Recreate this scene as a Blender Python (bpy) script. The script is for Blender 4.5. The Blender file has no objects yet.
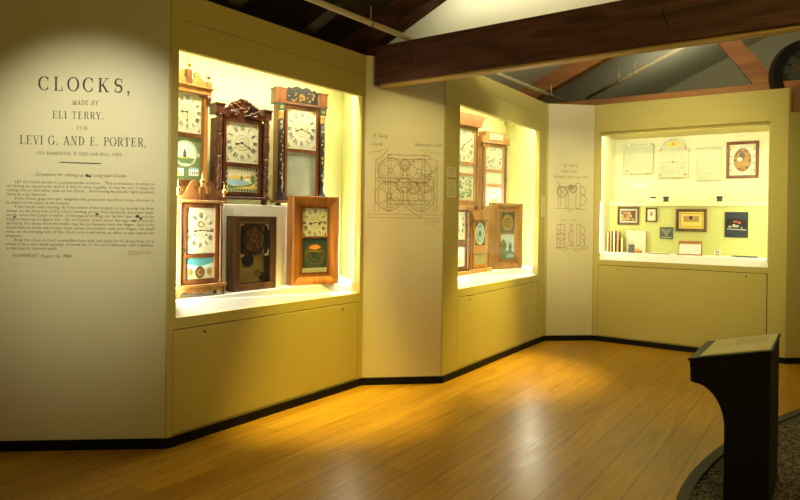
import bpy, math, random
from mathutils import Matrix, Vector
random.seed(7)
PI = math.pi
SC = bpy.context.scene
COL = SC.collection
R = math.radians

# ------------------------------------------------------------------ materials
def mat(name, col, rough=.6, metal=0., spec=.5, noise=None, bump=0.):
    m = bpy.data.materials.new(name); m.use_nodes = True
    nt = m.node_tree; b = nt.nodes['Principled BSDF']
    b.inputs['Base Color'].default_value = (*col, 1)
    b.inputs['Roughness'].default_value = rough
    b.inputs['Metallic'].default_value = metal
    b.inputs['Specular IOR Level'].default_value = spec
    if noise:
        amt, scale = noise
        tc = nt.nodes.new('ShaderNodeTexCoord'); n = nt.nodes.new('ShaderNodeTexNoise')
        n.inputs['Scale'].default_value = scale; n.inputs['Detail'].default_value = 4
        nt.links.new(tc.outputs['Object'], n.inputs['Vector'])
        mx = nt.nodes.new('ShaderNodeMix'); mx.data_type = 'RGBA'
        mx.inputs[6].default_value = (*[c*(1-amt) for c in col], 1)
        mx.inputs[7].default_value = (*[min(1, c*(1+amt)) for c in col], 1)
        nt.links.new(n.outputs['Fac'], mx.inputs[0]); nt.links.new(mx.outputs[2], b.inputs['Base Color'])
        if bump:
            bp = nt.nodes.new('ShaderNodeBump'); bp.inputs['Strength'].default_value = bump
            nt.links.new(n.outputs['Fac'], bp.inputs['Height']); nt.links.new(bp.outputs['Normal'], b.inputs['Normal'])
    return m

def wood(name, c1, c2, rough=.35, axis=2, scale=14, spec=.5, dist=1.2):
    m = bpy.data.materials.new(name); m.use_nodes = True
    nt = m.node_tree; b = nt.nodes['Principled BSDF']
    tc = nt.nodes.new('ShaderNodeTexCoord'); mp = nt.nodes.new('ShaderNodeMapping')
    s = [1, 1, 1]; s[axis] = .12
    mp.inputs['Scale'].default_value = s
    n = nt.nodes.new('ShaderNodeTexNoise'); n.inputs['Scale'].default_value = scale
    n.inputs['Detail'].default_value = 6; n.inputs['Distortion'].default_value = dist
    cr = nt.nodes.new('ShaderNodeValToRGB')
    cr.color_ramp.elements[0].position = .32; cr.color_ramp.elements[0].color = (*c1, 1)
    cr.color_ramp.elements[1].position = .68; cr.color_ramp.elements[1].color = (*c2, 1)
    nt.links.new(tc.outputs['Object'], mp.inputs['Vector']); nt.links.new(mp.outputs['Vector'], n.inputs['Vector'])
    nt.links.new(n.outputs['Fac'], cr.inputs['Fac']); nt.links.new(cr.outputs['Color'], b.inputs['Base Color'])
    b.inputs['Roughness'].default_value = rough; b.inputs['Specular IOR Level'].default_value = spec
    return m

def glass_mat(name, tint=(1, 1, 1), f=.06):
    m = bpy.data.materials.new(name); m.use_nodes = True
    nt = m.node_tree; nt.nodes.clear()
    o = nt.nodes.new('ShaderNodeOutputMaterial'); mx = nt.nodes.new('ShaderNodeMixShader')
    t = nt.nodes.new('ShaderNodeBsdfTransparent'); g = nt.nodes.new('ShaderNodeBsdfGlossy')
    t.inputs['Color'].default_value = (*tint, 1); g.inputs['Roughness'].default_value = .02
    lw = nt.nodes.new('ShaderNodeLayerWeight'); lw.inputs['Blend'].default_value = .5
    pw = nt.nodes.new('ShaderNodeMath'); pw.operation = 'POWER'; pw.inputs[1].default_value = 5
    ma = nt.nodes.new('ShaderNodeMath'); ma.operation = 'MULTIPLY_ADD'; ma.inputs[1].default_value = .5; ma.inputs[2].default_value = f*.5
    nt.links.new(lw.outputs['Facing'], pw.inputs[0]); nt.links.new(pw.outputs[0], ma.inputs[0]); nt.links.new(ma.outputs[0], mx.inputs[0])
    nt.links.new(t.outputs[0], mx.inputs[1]); nt.links.new(g.outputs[0], mx.inputs[2])
    nt.links.new(mx.outputs[0], o.inputs['Surface'])
    return m

MT = {}
MT['wall'] = mat('olive_wall_paint', (.51, .43, .125), .7, noise=(.03, 3))
MT['fascia'] = MT['wall']
MT['graphic'] = mat('printed_cream_board', (.69, .63, .38), .42, noise=(.04, 5))
MT['inner'] = mat('pale_yellow_case_paint', (.74, .745, .38), .8)
MT['inner_right'] = mat('pale_cream_case_paint', (.80, .79, .48), .8)
MT['inner_low'] = mat('yellow_green_backing', (.60, .62, .21), .8)
MT['deck'] = mat('white_deck_laminate', (.93, .93, .88), .6)
MT['base'] = mat('black_rubber_base', (.004, .004, .004), .6, spec=.2)
MT['gap'] = mat('dark_gap', (.05, .04, .02), .9)
MT['ink'] = mat('brown_black_ink', (.06, .042, .03), .8)
MT['ink2'] = mat('faded_brown_ink', (.27, .22, .13), .8)
MT['ink3'] = mat('sepia_line_ink', (.38, .25, .13), .8)
MT['black'] = mat('black_paint', (.012, .011, .011), .45, noise=(.3, 8))
MT['metal'] = mat('dull_steel', (.4, .38, .33), .35, 1)
MT['brass'] = mat('polished_brass', (.85, .62, .2), .25, 1)
MT['gold'] = mat('gold_leaf_stencil', (.36, .21, .035), .4)
MT['cream'] = mat('aged_cream_dial', (.64, .63, .43), .5, noise=(.1, 12))
MT['pale'] = mat('pale_dial_white', (.52, .54, .33), .5, noise=(.06, 12))
MT['numeral'] = mat('dial_black', (.05, .045, .04), .6)
MT['soft'] = mat('soft_grey_print', (.42, .42, .30), .7)
MT['mahog'] = wood('red_brown_mahogany', (.045, .013, .006), (.14, .04, .014))
MT['mahog2'] = wood('brown_mahogany', (.10, .035, .012), (.25, .09, .028))
MT['walnut'] = wood('dark_walnut', (.075, .032, .013), (.18, .082, .028))
MT['oak'] = wood('honey_wood', (.34, .15, .035), (.55, .27, .065))
MT['ogee'] = wood('orange_mahogany_veneer', (.33, .115, .022), (.55, .22, .045))
MT['gwood'] = wood('golden_brown_wood', (.30, .14, .035), (.50, .25, .065))
MT['beam'] = wood('dark_red_timber', (.045, .018, .012), (.125, .052, .036), .6, 0, 7, .3, 2.5)
MT['beam2'] = wood('orange_brown_timber', (.24, .088, .017), (.40, .16, .032), .6, 0, 5)
MT['darkbeam'] = wood('near_black_timber', (.02, .013, .01), (.045, .025, .018), .7, 0, 5)
MT['ceil'] = mat('off_white_ceiling', (.54, .52, .36), .9, noise=(.03, 2))
MT['pipe'] = mat('cream_painted_pipe', (.50, .45, .30), .5)
MT['glass'] = glass_mat('clear_glass')
MT['mirror'] = mat('clouded_mirror', (.40, .43, .30), .3, .25, noise=(.3, 9))  # grey-green reflection put into the base colour, with little real mirroring
MT['backing'] = mat('yellowed_backing_paper', (.62, .46, .14), .7, noise=(.15, 9))
MT['seamstrip'] = mat('yellow_brown_strip', (.50, .36, .10), .6)  # case light on the beam's underside, put into the colour
MT['blue'] = mat('muted_ink_blot', (.11, .085, .06), .8)
MT['crown'] = wood('mid_brown_mahogany', (.17, .065, .02), (.34, .14, .04))
MT['sky'] = mat('painted_sky', (.55, .72, .62), .6)
MT['teal'] = mat('painted_teal', (.10, .36, .36), .5)
MT['green'] = mat('painted_green', (.15, .23, .08), .6, noise=(.4, 40))
MT['dkgreen'] = mat('dark_green_glass', (.035, .07, .05), .35, noise=(.5, 30))
MT['lake'] = mat('painted_lake_blue', (.35, .55, .68), .6)
MT['yel'] = mat('painted_yellow', (.80, .62, .12), .6)
MT['red'] = mat('painted_red', (.6, .12, .04), .6)
MT['orange'] = mat('painted_orange', (.75, .30, .06), .6)
MT['white'] = mat('white_paint', (.85, .85, .78), .6)
MT['grey'] = mat('grey_painted_board', (.09, .105, .085), .6)
MT['paper'] = mat('cream_paper', (.80, .74, .50), .8)
MT['label'] = mat('yellow_label_card', (.72, .66, .32), .7)
MT['ped'] = mat('black_lectern_laminate', (.007, .0065, .0055), .5, spec=.25)
MT['carpet'] = mat('dark_speckled_carpet', (.055, .045, .033), .95, noise=(.97, 90), bump=.9)
def speckle(m):
    nt = m.node_tree; b = nt.nodes['Principled BSDF']; tc = nt.nodes.new('ShaderNodeTexCoord')
    n = nt.nodes.new('ShaderNodeTexNoise'); n.inputs['Scale'].default_value = 75; n.inputs['Detail'].default_value = 3
    cr = nt.nodes.new('ShaderNodeValToRGB'); e = cr.color_ramp.elements
    e[0].position = .46; e[0].color = (.012, .010, .008, 1); e[1].position = .60; e[1].color = (.22, .18, .13, 1)
    nt.links.new(tc.outputs['Object'], n.inputs['Vector']); nt.links.new(n.outputs['Fac'], cr.inputs['Fac']); nt.links.new(cr.outputs['Color'], b.inputs['Base Color'])
speckle(MT['carpet'])
MT['curb'] = mat('grey_edging', (.06, .06, .048), .7)
MT['dusk'] = mat('dark_blue_grey', (.022, .035, .045), .5)
MT['tan'] = mat('tan_board', (.42, .26, .09), .7)

def floor_mat():
    m = bpy.data.materials.new('varnished_wide_floorboards'); m.use_nodes = True
    nt = m.node_tree; b = nt.nodes['Principled BSDF']; L = nt.links.new
    tc = nt.nodes.new('ShaderNodeTexCoord'); mp = nt.nodes.new('ShaderNodeMapping')
    mp.inputs['Rotation'].default_value = (0, 0, -R(54))
    L(tc.outputs['Object'], mp.inputs['Vector'])
    bk = nt.nodes.new('ShaderNodeTexBrick'); bk.offset = .37; bk.offset_frequency = 2
    bk.inputs['Scale'].default_value = 1; bk.inputs['Brick Width'].default_value = 2.9
    bk.inputs['Row Height'].default_value = .185; bk.inputs['Mortar Size'].default_value = .0022
    bk.inputs['Mortar Smooth'].default_value = .3
    bk.inputs['Color1'].default_value = (.49, .25, .014, 1); bk.inputs['Color2'].default_value = (.60, .33, .022, 1)
    bk.inputs['Mortar'].default_value = (.12, .05, .012, 1)
    L(mp.outputs['Vector'], bk.inputs['Vector'])
    m2 = nt.nodes.new('ShaderNodeMapping'); m2.inputs['Scale'].default_value = (1, 14, 1)
    L(mp.outputs['Vector'], m2.inputs['Vector'])
    n = nt.nodes.new('ShaderNodeTexNoise'); n.inputs['Scale'].default_value = 2.2; n.inputs['Detail'].default_value = 8
    n.inputs['Distortion'].default_value = .7
    L(m2.outputs['Vector'], n.inputs['Vector'])
    cr = nt.nodes.new('ShaderNodeValToRGB')
    cr.color_ramp.elements[0].position = .3; cr.color_ramp.elements[0].color = (.66, .62, .56, 1)
    cr.color_ramp.elements[1].position = .7; cr.color_ramp.elements[1].color = (1, 1, 1, 1)
    L(n.outputs['Fac'], cr.inputs['Fac'])
    mx = nt.nodes.new('ShaderNodeMix'); mx.data_type = 'RGBA'; mx.blend_type = 'MULTIPLY'; mx.inputs[0].default_value = 1
    L(bk.outputs['Color'], mx.inputs[6]); L(cr.outputs['Color'], mx.inputs[7]); L(mx.outputs[2], b.inputs['Base Color'])
    rr = nt.nodes.new('ShaderNodeMapRange'); rr.inputs['To Min'].default_value = .22; rr.inputs['To Max'].default_value = .42
    L(n.outputs['Fac'], rr.inputs['Value']); L(rr.outputs['Result'], b.inputs['Roughness'])
    bp = nt.nodes.new('ShaderNodeBump'); bp.inputs['Strength'].default_value = .06
    L(n.outputs['Fac'], bp.inputs['Height']); L(bp.outputs['Normal'], b.inputs['Normal'])
    b.inputs['Specular IOR Level'].default_value = .45
    return m
MT['floor'] = floor_mat()

# ------------------------------------------------------------------ mesh builder
class M:
    def __init__(s, m='wall'):
        s.v = []; s.f = []; s.mi = []; s.sm = []; s.mats = []; s.use(m)
    def use(s, m):
        if m not in s.mats: s.mats.append(m)
        s.c = s.mats.index(m); return s
    def add(s, vs, fs, smooth=False):
        o = len(s.v); s.v += [tuple(v) for v in vs]
        for f in fs: s.f.append([o+i for i in f]); s.mi.append(s.c); s.sm.append(smooth)
        return s
    def box(s, x0, x1, y0, y1, z0, z1):
        vs = [(x, y, z) for x in (x0, x1) for y in (y0, y1) for z in (z0, z1)]
        return s.add(vs, [(0, 1, 3, 2), (4, 6, 7, 5), (0, 4, 5, 1), (2, 3, 7, 6), (0, 2, 6, 4), (1, 5, 7, 3)])
    def bev(s, x0, x1, y0, y1, z0, z1, b=.004):        # box with chamfered front (low y) edges
        vs = []
        for (y, i) in ((y1, 0), (y0+b, 0), (y0, b)):
            vs += [(x0+i, y, z0+i), (x1-i, y, z0+i), (x1-i, y, z1-i), (x0+i, y, z1-i)]
        fs = [(3, 2, 1, 0)[::-1], (8, 9, 10, 11)]
        for k in (0, 4):
            for i in range(4):
                j = (i+1) % 4; fs.append((k+i, k+j, k+4+j, k+4+i))
        return s.add(vs, fs)
    def prism(s, pts, y0, y1):                           # outline in x,z extruded along y
        n = len(pts); vs = [(x, y0, z) for x, z in pts] + [(x, y1, z) for x, z in pts]
        fs = [tuple(range(n)), tuple(range(2*n-1, n-1, -1))]
        for i in range(n): j = (i+1) % n; fs.append((i, i+n, j+n, j))
        return s.add(vs, fs)
    def hprism(s, pts, z0, z1):                          # outline in x,y extruded along z
        n = len(pts); vs = [(x, y, z0) for x, y in pts] + [(x, y, z1) for x, y in pts]
        fs = [tuple(range(n))[::-1], tuple(range(n, 2*n))]
        for i in range(n): j = (i+1) % n; fs.append((i, j, j+n, i+n))
        return s.add(vs, fs)
    def flat(s, pts, y):
        return s.add([(x, y, z) for x, z in pts], [tuple(range(len(pts)))])
    def disc(s, cx, cz, rx, rz, y, n=28, a0=0, a1=2*PI):
        return s.flat([(cx+rx*math.cos(a0+(a1-a0)*i/n), cz+rz*math.sin(a0+(a1-a0)*i/n)) for i in range(n)], y)
    def cyl(s, cx, cz, r, y0, y1, n=24):                 # axis along y
        return s.prism([(cx+r*math.cos(2*PI*i/n), cz+r*math.sin(2*PI*i/n)) for i in range(n)], y0, y1)
    def ring(s, cx, cz, r0, r1, y0, y1=None, n=40, asp=1., a0=0, a1=2*PI):
        full = abs(a1-a0-2*PI) < 1e-6
        m = n if full else n+1; vs = []; fs = []
        ys = [y0] if y1 is None else [y0, y1]
        for y in ys:
            for i in range(m):
                a = a0+(a1-a0)*i/n
                for r in (r0, r1): vs.append((cx+r*math.cos(a), y, cz+asp*r*math.sin(a)))
        for i in range(n):
            j = (i+1) % m
            fs.append((2*i, 2*i+1, 2*j+1, 2*j))
            if y1 is not None:
                o = 2*m
                fs += [(o+2*i, o+2*j, o+2*j+1, o+2*i+1), (2*i, 2*j, o+2*j, o+2*i), (2*i+1, o+2*i+1, o+2*j+1, 2*j+1)]
        return s.add(vs, fs)
    def lathe(s, cx, cy, prof, n=16, tw=0., amp=0.):     # prof = [(r, z)], axis along z
        vs = []; fs = []
        for r, z in prof:
            for i in range(n):
                a = 2*PI*i/n; rr = r*(1+amp*math.sin(3*a+tw*z)) if amp else r
                vs.append((cx+rr*math.cos(a), cy+rr*math.sin(a), z))
        for k in range(len(prof)-1):
            for i in range(n):
                j = (i+1) % n; fs.append((k*n+i, k*n+j, k*n+n+j, k*n+n+i))
        fs.append(tuple(range(n))[::-1]); fs.append(tuple(range((len(prof)-1)*n, len(prof)*n)))
        return s.add(vs, fs, True)
    def ball(s, cx, cy, cz, r, n=10, sz=1., sx=1.):
        pr = [(max(.0005, r*math.sin(PI*k/n)), cz-r*sz*math.cos(PI*k/n)) for k in range(n+1)]
        return s.lathe(cx, cy, pr, 12)
    def tube(s, pts, r, n=10):
        vs = []; fs = []; P = [Vector(p) for p in pts]
        for i, p in enumerate(P):
            t = (P[min(i+1, len(P)-1)]-P[max(i-1, 0)]).normalized()
            a = t.cross(Vector((0, 0, 1)))
            if a.length < 1e-3: a = t.cross(Vector((1, 0, 0)))
            a.normalize(); b = t.cross(a)
            for k in range(n):
                q = p+a*r*math.cos(2*PI*k/n)+b*r*math.sin(2*PI*k/n); vs.append(tuple(q))
        for i in range(len(P)-1):
            for k in range(n):
                j = (k+1) % n; fs.append((i*n+k, i*n+j, i*n+n+j, i*n+n+k))
        fs.append(tuple(range(n))[::-1]); fs.append(tuple(range((len(P)-1)*n, len(P)*n)))
        return s.add(vs, fs, True)
    def rib(s, pts, w, y):                               # ribbon in the x,z plane; w number or list
        n = len(pts); W = w if isinstance(w, list) else [w]*n; vs = []
        for i in range(n):
            a = pts[max(i-1, 0)]; b = pts[min(i+1, n-1)]
            dx, dz = b[0]-a[0], b[1]-a[1]; l = math.hypot(dx, dz) or 1
            nx, nz = -dz/l*W[i]/2, dx/l*W[i]/2
            vs += [(pts[i][0]+nx, y, pts[i][1]+nz), (pts[i][0]-nx, y, pts[i][1]-nz)]
        return s.add(vs, [(2*i, 2*i+1, 2*i+3, 2*i+2) for i in range(n-1)])
    def bar(s, p, q, w, y0, y1):                         # straight bar in the x,z plane
        dx, dz = q[0]-p[0], q[1]-p[1]; l = math.hypot(dx, dz); nx, nz = -dz/l*w/2, dx/l*w/2
        return s.prism([(p[0]+nx, p[1]+nz), (p[0]-nx, p[1]-nz), (q[0]-nx, q[1]-nz), (q[0]+nx, q[1]+nz)], y0, y1)
    def mitre(s, x0, x1, z0, z1, prof):                  # mitred frame; prof = [(inset, y)]
        vs = []; n = len(prof)
        for i, y in prof: vs += [(x0+i, y, z0+i), (x1-i, y, z0+i), (x1-i, y, z1-i), (x0+i, y, z1-i)]
        fs = []
        for k in range(n-1):
            for i in range(4):
                j = (i+1) % 4; fs.append((4*k+i, 4*k+j, 4*k+4+j, 4*k+4+i))
        return s.add(vs, fs)
    def frame(s, x0, x1, z0, z1, w, y0, y1):
        return s.mitre(x0, x1, z0, z1, [(0, y1), (0, y0), (w, y0), (w, y1)])
    def build(s, name, parent=None, loc=(0, 0, 0), rot=0, xf=None):
        me = bpy.data.meshes.new(name)
        vs = [tuple(xf @ Vector(v)) for v in s.v] if xf else s.v
        me.from_pydata(vs, [], s.f)
        for k in s.mats: me.materials.append(MT[k])
        for p, i, sm in zip(me.polygons, s.mi, s.sm): p.material_index = i; p.use_smooth = sm
        me.update()
        o = bpy.data.objects.new(name, me); COL.objects.link(o)
        o.parent = parent; o.location = loc; o.rotation_euler = (0, 0, rot)
        return o

def tag(o, label, cat, group=None):
    o['label'] = label; o['category'] = cat
    if group: o['group'] = group
    return o
def thing(name, label, cat, loc, rot=0, group=None):
    o = bpy.data.objects.new(name, None); COL.objects.link(o); o.empty_display_size = .1
    o.location = loc; o.rotation_euler = (0, 0, rot)
    return tag(o, label, cat, group)
def struct(o): o['kind'] = 'structure'; return o

# ------------------------------------------------------------------ plan of the zig-zag wall
C = [(-2.501, 3.779), (-1.489, 3.865), (-.333, 5.385), (.397, 5.488), (1.799, 7.482), (2.447, 7.558), (4.147, 6.436)]
ANG = [math.atan2(C[i+1][1]-C[i][1], C[i+1][0]-C[i][0]) for i in range(6)] + [R(7)]
LEN = [math.dist(C[i], C[i+1]) for i in range(6)] + [2.2]
TOP = 2.96
def W(k, u, n, z=0):
    a = ANG[k]; return (C[k][0]+u*math.cos(a)-n*math.sin(a), C[k][1]+u*math.sin(a)+n*math.cos(a), z)
def at(k): return dict(loc=(C[k][0], C[k][1], 0), rot=ANG[k])

# ------------------------------------------------------------------ writing
def txt(m, s, x0, x1, z, y, size=None, shear=0., boldness=0.):
    cu = bpy.data.curves.new('t', 'FONT'); cu.body = s; cu.size = 1; cu.shear = shear; cu.offset = boldness
    cu.resolution_u = 2
    o = bpy.data.objects.new('t', cu); COL.objects.link(o)
    dg = bpy.context.evaluated_depsgraph_get(); ev = o.evaluated_get(dg); me = ev.to_mesh()
    vs = [v.co.copy() for v in me.vertices]; fs = [tuple(p.vertices) for p in me.polygons]
    ev.to_mesh_clear(); bpy.data.objects.remove(o); bpy.data.curves.remove(cu)
    if not vs: return
    a = min(v.x for v in vs); b = max(v.x for v in vs)
    sx = (x1-x0)/(b-a) if x1 is not None else size
    sz = size if size else sx
    m.add([(x0+(v.x-a)*sx, y, z+v.y*sz) for v in vs], fs)

def arcp(cx, cz, rx, rz, a0, a1, n=14):
    return [(cx+rx*math.cos(R(a0+(a1-a0)*i/n)), cz+rz*math.sin(R(a0+(a1-a0)*i/n))) for i in range(n+1)]
TK, TN = .13, .045
def arcw(a0, a1, n=14):
    return [TN+(TK-TN)*abs(math.cos(R(a0+(a1-a0)*i/n)))**1.4 for i in range(n+1)]
def serif_glyph(ch):                                    # list of (points, widths), and advance; cap height = 1
    st = lambda x, z0=0, z1=1, w=TK: ([(x, z0), (x, z1)], [w, w])
    ln = lambda a, b, w: ([a, b], [w, w])
    sf = lambda x, z, h=.17: ([(x-h, z), (x+h, z)], [TN, TN])
    b0, t0 = TN/2, 1-TN/2
    both = lambda x: [st(x), sf(x, b0), sf(x, t0)]
    g = {}
    if ch == 'C': return [(arcp(.44, .5, .40, .49, 42, 318, 20), arcw(42, 318, 20)), ln((.74, .98), (.74, .68), TN), ln((.74, .30), (.74, .1), TN)], .85
    if ch == 'G': return [(arcp(.44, .5, .40, .49, 42, 318, 20), arcw(42, 318, 20)), ln((.74, .98), (.74, .68), TN), ln((.76, .42), (.76, .08), TK), sf(.76, .42)], .98
    if ch == 'O': return [(arcp(.45, .5, .41, .49, 0, 360, 26), arcw(0, 360, 26))], .92
    if ch == 'L': return both(.2)+[ln((.2, b0), (.72, b0), TN), ln((.7, 0), (.7, .3), TN)], .8
    if ch == 'K': return both(.2)+[ln((.24, .38), (.74, 1), TN), sf(.74, t0), ln((.38, .56), (.76, 0), TK), sf(.8, b0)], .98
    if ch == 'S':
        p = arcp(.36, .74, .25, .25, 40, 270, 12)[:-1]+arcp(.36, .26, .27, .25, 90, -140, 12)
        w = [TN+.02+(TK-TN)*math.sin(PI*i/(len(p)-1))**2 for i in range(len(p))]
        return [(p, w), ln((.62, .98), (.62, .7), TN), ln((.1, .3), (.1, .02), TN)], .72
    if ch == ',': return [ln((.12, .12), (.12, 0), .14), ln((.17, .02), (.08, -.2), .05)], .3
    if ch == '.': return [ln((.12, .13), (.12, 0), .14)], .3
    if ch == 'E': return both(.2)+[ln((.2, b0), (.72, b0), TN), ln((.2, t0), (.68, t0), TN), ln((.2, .52), (.56, .52), TN), ln((.71, 0), (.71, .28), TN), ln((.67, 1), (.67, .76), TN), ln((.55, .42), (.55, .62), TN)], .82
    if ch == 'F': return both(.2)+[ln((.2, t0), (.66, t0), TN), ln((.2, .52), (.54, .52), TN), ln((.66, 1), (.66, .76), TN)], .74
    if ch == 'I': return both(.2), .42
    if ch == 'T': return [st(.42), sf(.42, b0), ln((.05, t0), (.79, t0), TN), ln((.06, 1), (.06, .72), TN), ln((.78, 1), (.78, .72), TN)], .86
    if ch == 'H': return both(.2)+both(.76)+[ln((.2, .5), (.76, .5), TN)], .98
    if ch == 'N': return [st(.2, w=TN), sf(.2, b0), sf(.17, t0), ln((.2, 1), (.76, 0), TK), st(.76, w=TN), sf(.76, t0)], .96
    if ch == 'M': return [st(.18, w=TN), sf(.18, b0), ln((.18, 1), (.5, 0), TK), ln((.5, 0), (.84, 1), TN), st(.86), sf(.86, b0), sf(.86, t0), sf(.16, t0)], 1.08
    if ch == 'A': return [ln((.1, 0), (.42, 1), TN), ln((.42, 1), (.76, 0), TK), ln((.22, .34), (.62, .34), TN), sf(.1, b0), sf(.76, b0)], .88
    if ch == 'V': return [ln((.1, 1), (.44, 0), TK), ln((.44, 0), (.76, 1), TN), sf(.1, t0), sf(.76, t0)], .86
    if ch == 'W': return [ln((.08, 1), (.36, 0), TK), ln((.36, 0), (.58, 1), TN), ln((.56, 1), (.84, 0), TK), ln((.84, 0), (1.1, 1), TN), sf(.08, t0), sf(.56, t0), sf(1.1, t0)], 1.2
    if ch == 'Y': return [ln((.08, 1), (.42, .45), TK), ln((.42, .45), (.74, 1), TN), st(.42, 0, .48), sf(.42, b0), sf(.08, t0), sf(.74, t0)], .84
    if ch == 'X': return [ln((.1, 1), (.74, 0), TK), ln((.12, 0), (.72, 1), TN), sf(.1, t0), sf(.72, t0), sf(.12, b0), sf(.74, b0)], .86
    if ch == 'D': return both(.2)+[(arcp(.3, .5, .48, .48, 90, -90, 14), arcw(90, -90, 14))], .92
    if ch in 'PR B'.replace(' ', ''):
        r = both(.2)+[ln((.2, t0), (.42, t0), TN), (arcp(.42, .75, .25, .24, 90, -90, 10), arcw(90, -90, 10)), ln((.2, .51), (.42, .51), TN)]
        if ch == 'R': r += [ln((.44, .5), (.74, 0), TK), sf(.78, b0, .1)]
        if ch == 'B': r += [(arcp(.42, .265, .29, .25, 90, -90, 10), arcw(90, -90, 10)), ln((.2, b0), (.42, b0), TN)]
        return r, (.84 if ch != 'P' else .76)
    if ch == 'U': return [st(.2, .3, 1), sf(.2, t0), (arcp(.47, .3, .27, .29, 180, 360, 10), [TK-.08*i/10 for i in range(11)]), st(.74, .3, 1, TN), sf(.74, t0)], .96
    return [], .45
def serif(m, s, x0, x1, z, h, y, track=.12, shear=0., fat=1.):
    adv = 0; L = []
    for c in s:
        g, a = serif_glyph(c); L.append((g, adv)); adv += a+track
    adv -= track; sx = (x1-x0)/adv
    for i, (g, a) in enumerate(L):
        for p, w in g:
            pts = [(x0+(a+q[0])*sx+shear*q[1]*h, z+q[1]*h) for q in p]
            m.rib(pts, [q*fat*(h+sx)/2 for q in w], y)

# ------------------------------------------------------------------ floor, walls, baseboards
fl = M('floor'); fl.add([(-6, -2, 0), (8, -2, 0), (8, 12, 0), (-6, 12, 0)], [(0, 1, 2, 3)])
struct(fl.build('floor'))
T = .05
names = ['wall_left', 'wall_left_case', 'wall_middle', 'wall_middle_case', 'wall_corner', 'wall_right_case', 'wall_right']
OPEN = {1: (.055, 1.872, .829, 2.585), 3: (.275, 2.243, .832, 2.595), 5: (.059, 1.867, 1.018, 2.605)}
DOOR = {1: (.038, 1.853, .07, .752), 3: (.275, 2.235, .07, .752), 5: (.049, 1.862, .07, .952)}
SEAM = {1: 2.775, 3: 2.80, 5: None}
for k in (0, 2, 4, 6):
    x0 = -2.2 if k == 0 else 0
    m = M('wall'); top = 2.70 if k == 6 else TOP
    m.box(x0, LEN[k], 0, T, 0, top)
    if k == 6: m.box(0, .03, 0, T, 2.70, TOP)
    struct(m.build(names[k], **at(k)))
for k in (1, 3, 5):
    a, b, c, d = OPEN[k]; e, f, g, h = DOOR[k]; Lk = LEN[k]
    m = M('wall')
    m.box(0, min(a, e)-.0, 0, T, 0, TOP)
    m.box(b, Lk, 0, T, h, TOP) if False else None
    m.box(max(b, f), Lk, 0, T, 0, TOP)
    lo, hi = min(a, e), max(b, f)
    if a > lo: m.box(lo, a, 0, T, h+.004, TOP)
    if b < hi: m.box(b, hi, 0, T, h+.004, TOP)
    m.box(a, b, 0, T, h+.004, c)
    if SEAM[k]:
        m.box(a, b, 0, T, d, SEAM[k]); m.box(a, b, 0, T, SEAM[k]+.003, TOP); m.box(a, b, .012, T, SEAM[k], SEAM[k]+.003)
    else: m.box(a, b, 0, T, d, TOP)
    m.box(lo, hi, 0, T, 0, g-.004)
    if a < e: m.box(a, e-.004, 0, T, 0, h+.004)
    if b > f: m.box(f+.004, b, 0, T, 0, h+.004)
    struct(m.build(names[k], **at(k)))
for k in range(7):
    m = M('base'); x0 = -2.2 if k == 0 else 0
    m.box(x0, LEN[k], -.014, -.0005, 0, .062)
    struct(m.build('baseboard_'+names[k][5:], **at(k)))

# ------------------------------------------------------------------ printed graphic panels
def roman_like(): pass
g = tag(M('graphic').box(-2.1, LEN[0]-.012, -.004, -.0005, .066, TOP-.005).build('text_panel', **at(0)),
        'large cream wall panel printed with the old clock maker directions headed CLOCKS', 'wall panel')
m = M('ink'); Y = -.0055
serif(m, 'CLOCKS,', .204, .765, 2.279, .088, Y, .34, fat=1.1)
m.build('title_line', g)
m = M('ink2'); serif(m, 'MADE BY', .405, .565, 2.193, .030, Y, .12, .25, 1.3); m.build('text_line', g); m = M('ink2')
serif(m, 'FOR', .438, .505, 2.037, .021, Y, .2, 0, 1.3); m.build('text_line', g); m = M('ink2')
serif(m, 'AND WARRANTED, IF USED AND WELL USED.', .197, .723, 1.872, .020, Y, .1, .1, 1.3)
m.build('text_line', g)
m = M('ink'); serif(m, 'ELI TERRY,', .290, .603, 2.104, .046, Y, .16, fat=.95); m.build('name_line', g); m = M('ink')
serif(m, 'LEVI G. AND E. PORTER,', .094, .868, 1.936, .056, Y, .14, fat=.95)
m.build('name_line', g)
m = M('ink'); m.rib([(.337, 1.826), (.588, 1.822)], .006, Y); m.build('ruled_line', g)
body = ["    LET the Clock be set in a perpendicular position.   This is necessary, in order to",
"its having an equal beat; and if it fails to beat equally, it may be put in beat, by",
"raising one or the other side of the Clock.   And having found the right position,",
"there let it be fastened.",
"    If the Clock goes too fast, lengthen the pendulum; but if too slow, shorten it,",
"by means of the screw, at the bottom.",
"    If the hands want moving, do it by means of the longest, so by turning the fore-",
"wheel, on the time side of the Clock; moving, at any time, forwards, but never back-",
"wards, when the Clock is within 15 minutes of striking; nor farther than to carry the",
"longest hand up to figure XII. - So, in Clocks, which show the day of the month,",
"the hand, if it varies from the truth, may be put forward with the finger.  And if the",
"Clock fails to strike the proper hour, press downward, with your finger, the small",
"wire, on the striking side of the Clock, and it will strike as often as you repeat the",
"pressure.",
"    Keep the Clock as much as possible from dust, and apply no oil, at any time, to it,",
"unless it be a very small quantity of sweet oil, or the oil of Almonds, with a feather,",
"to the brass or common teeth."]
m = M('ink2')
txt(m, "Directions for setting up and using said Clocks.", .193, .749, 1.738, Y, .029, .3); m.build('text_line', g); m = M('ink2')
for i, s in enumerate(body):
    z = 1.690-i*.0262
    short = {3: .26, 5: .40, 13: .115, 16: .33}
    ind = .05 if s.startswith('    ') else 0
    txt(m, s.strip(), .02+ind, short.get(i, .924), z, Y, .026)
m.build('paragraph', g); m = M('ink2')
txt(m, "WATERBURY, August 1st, 1808.", .06, .418, 1.222, Y, .031, .25)
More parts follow.
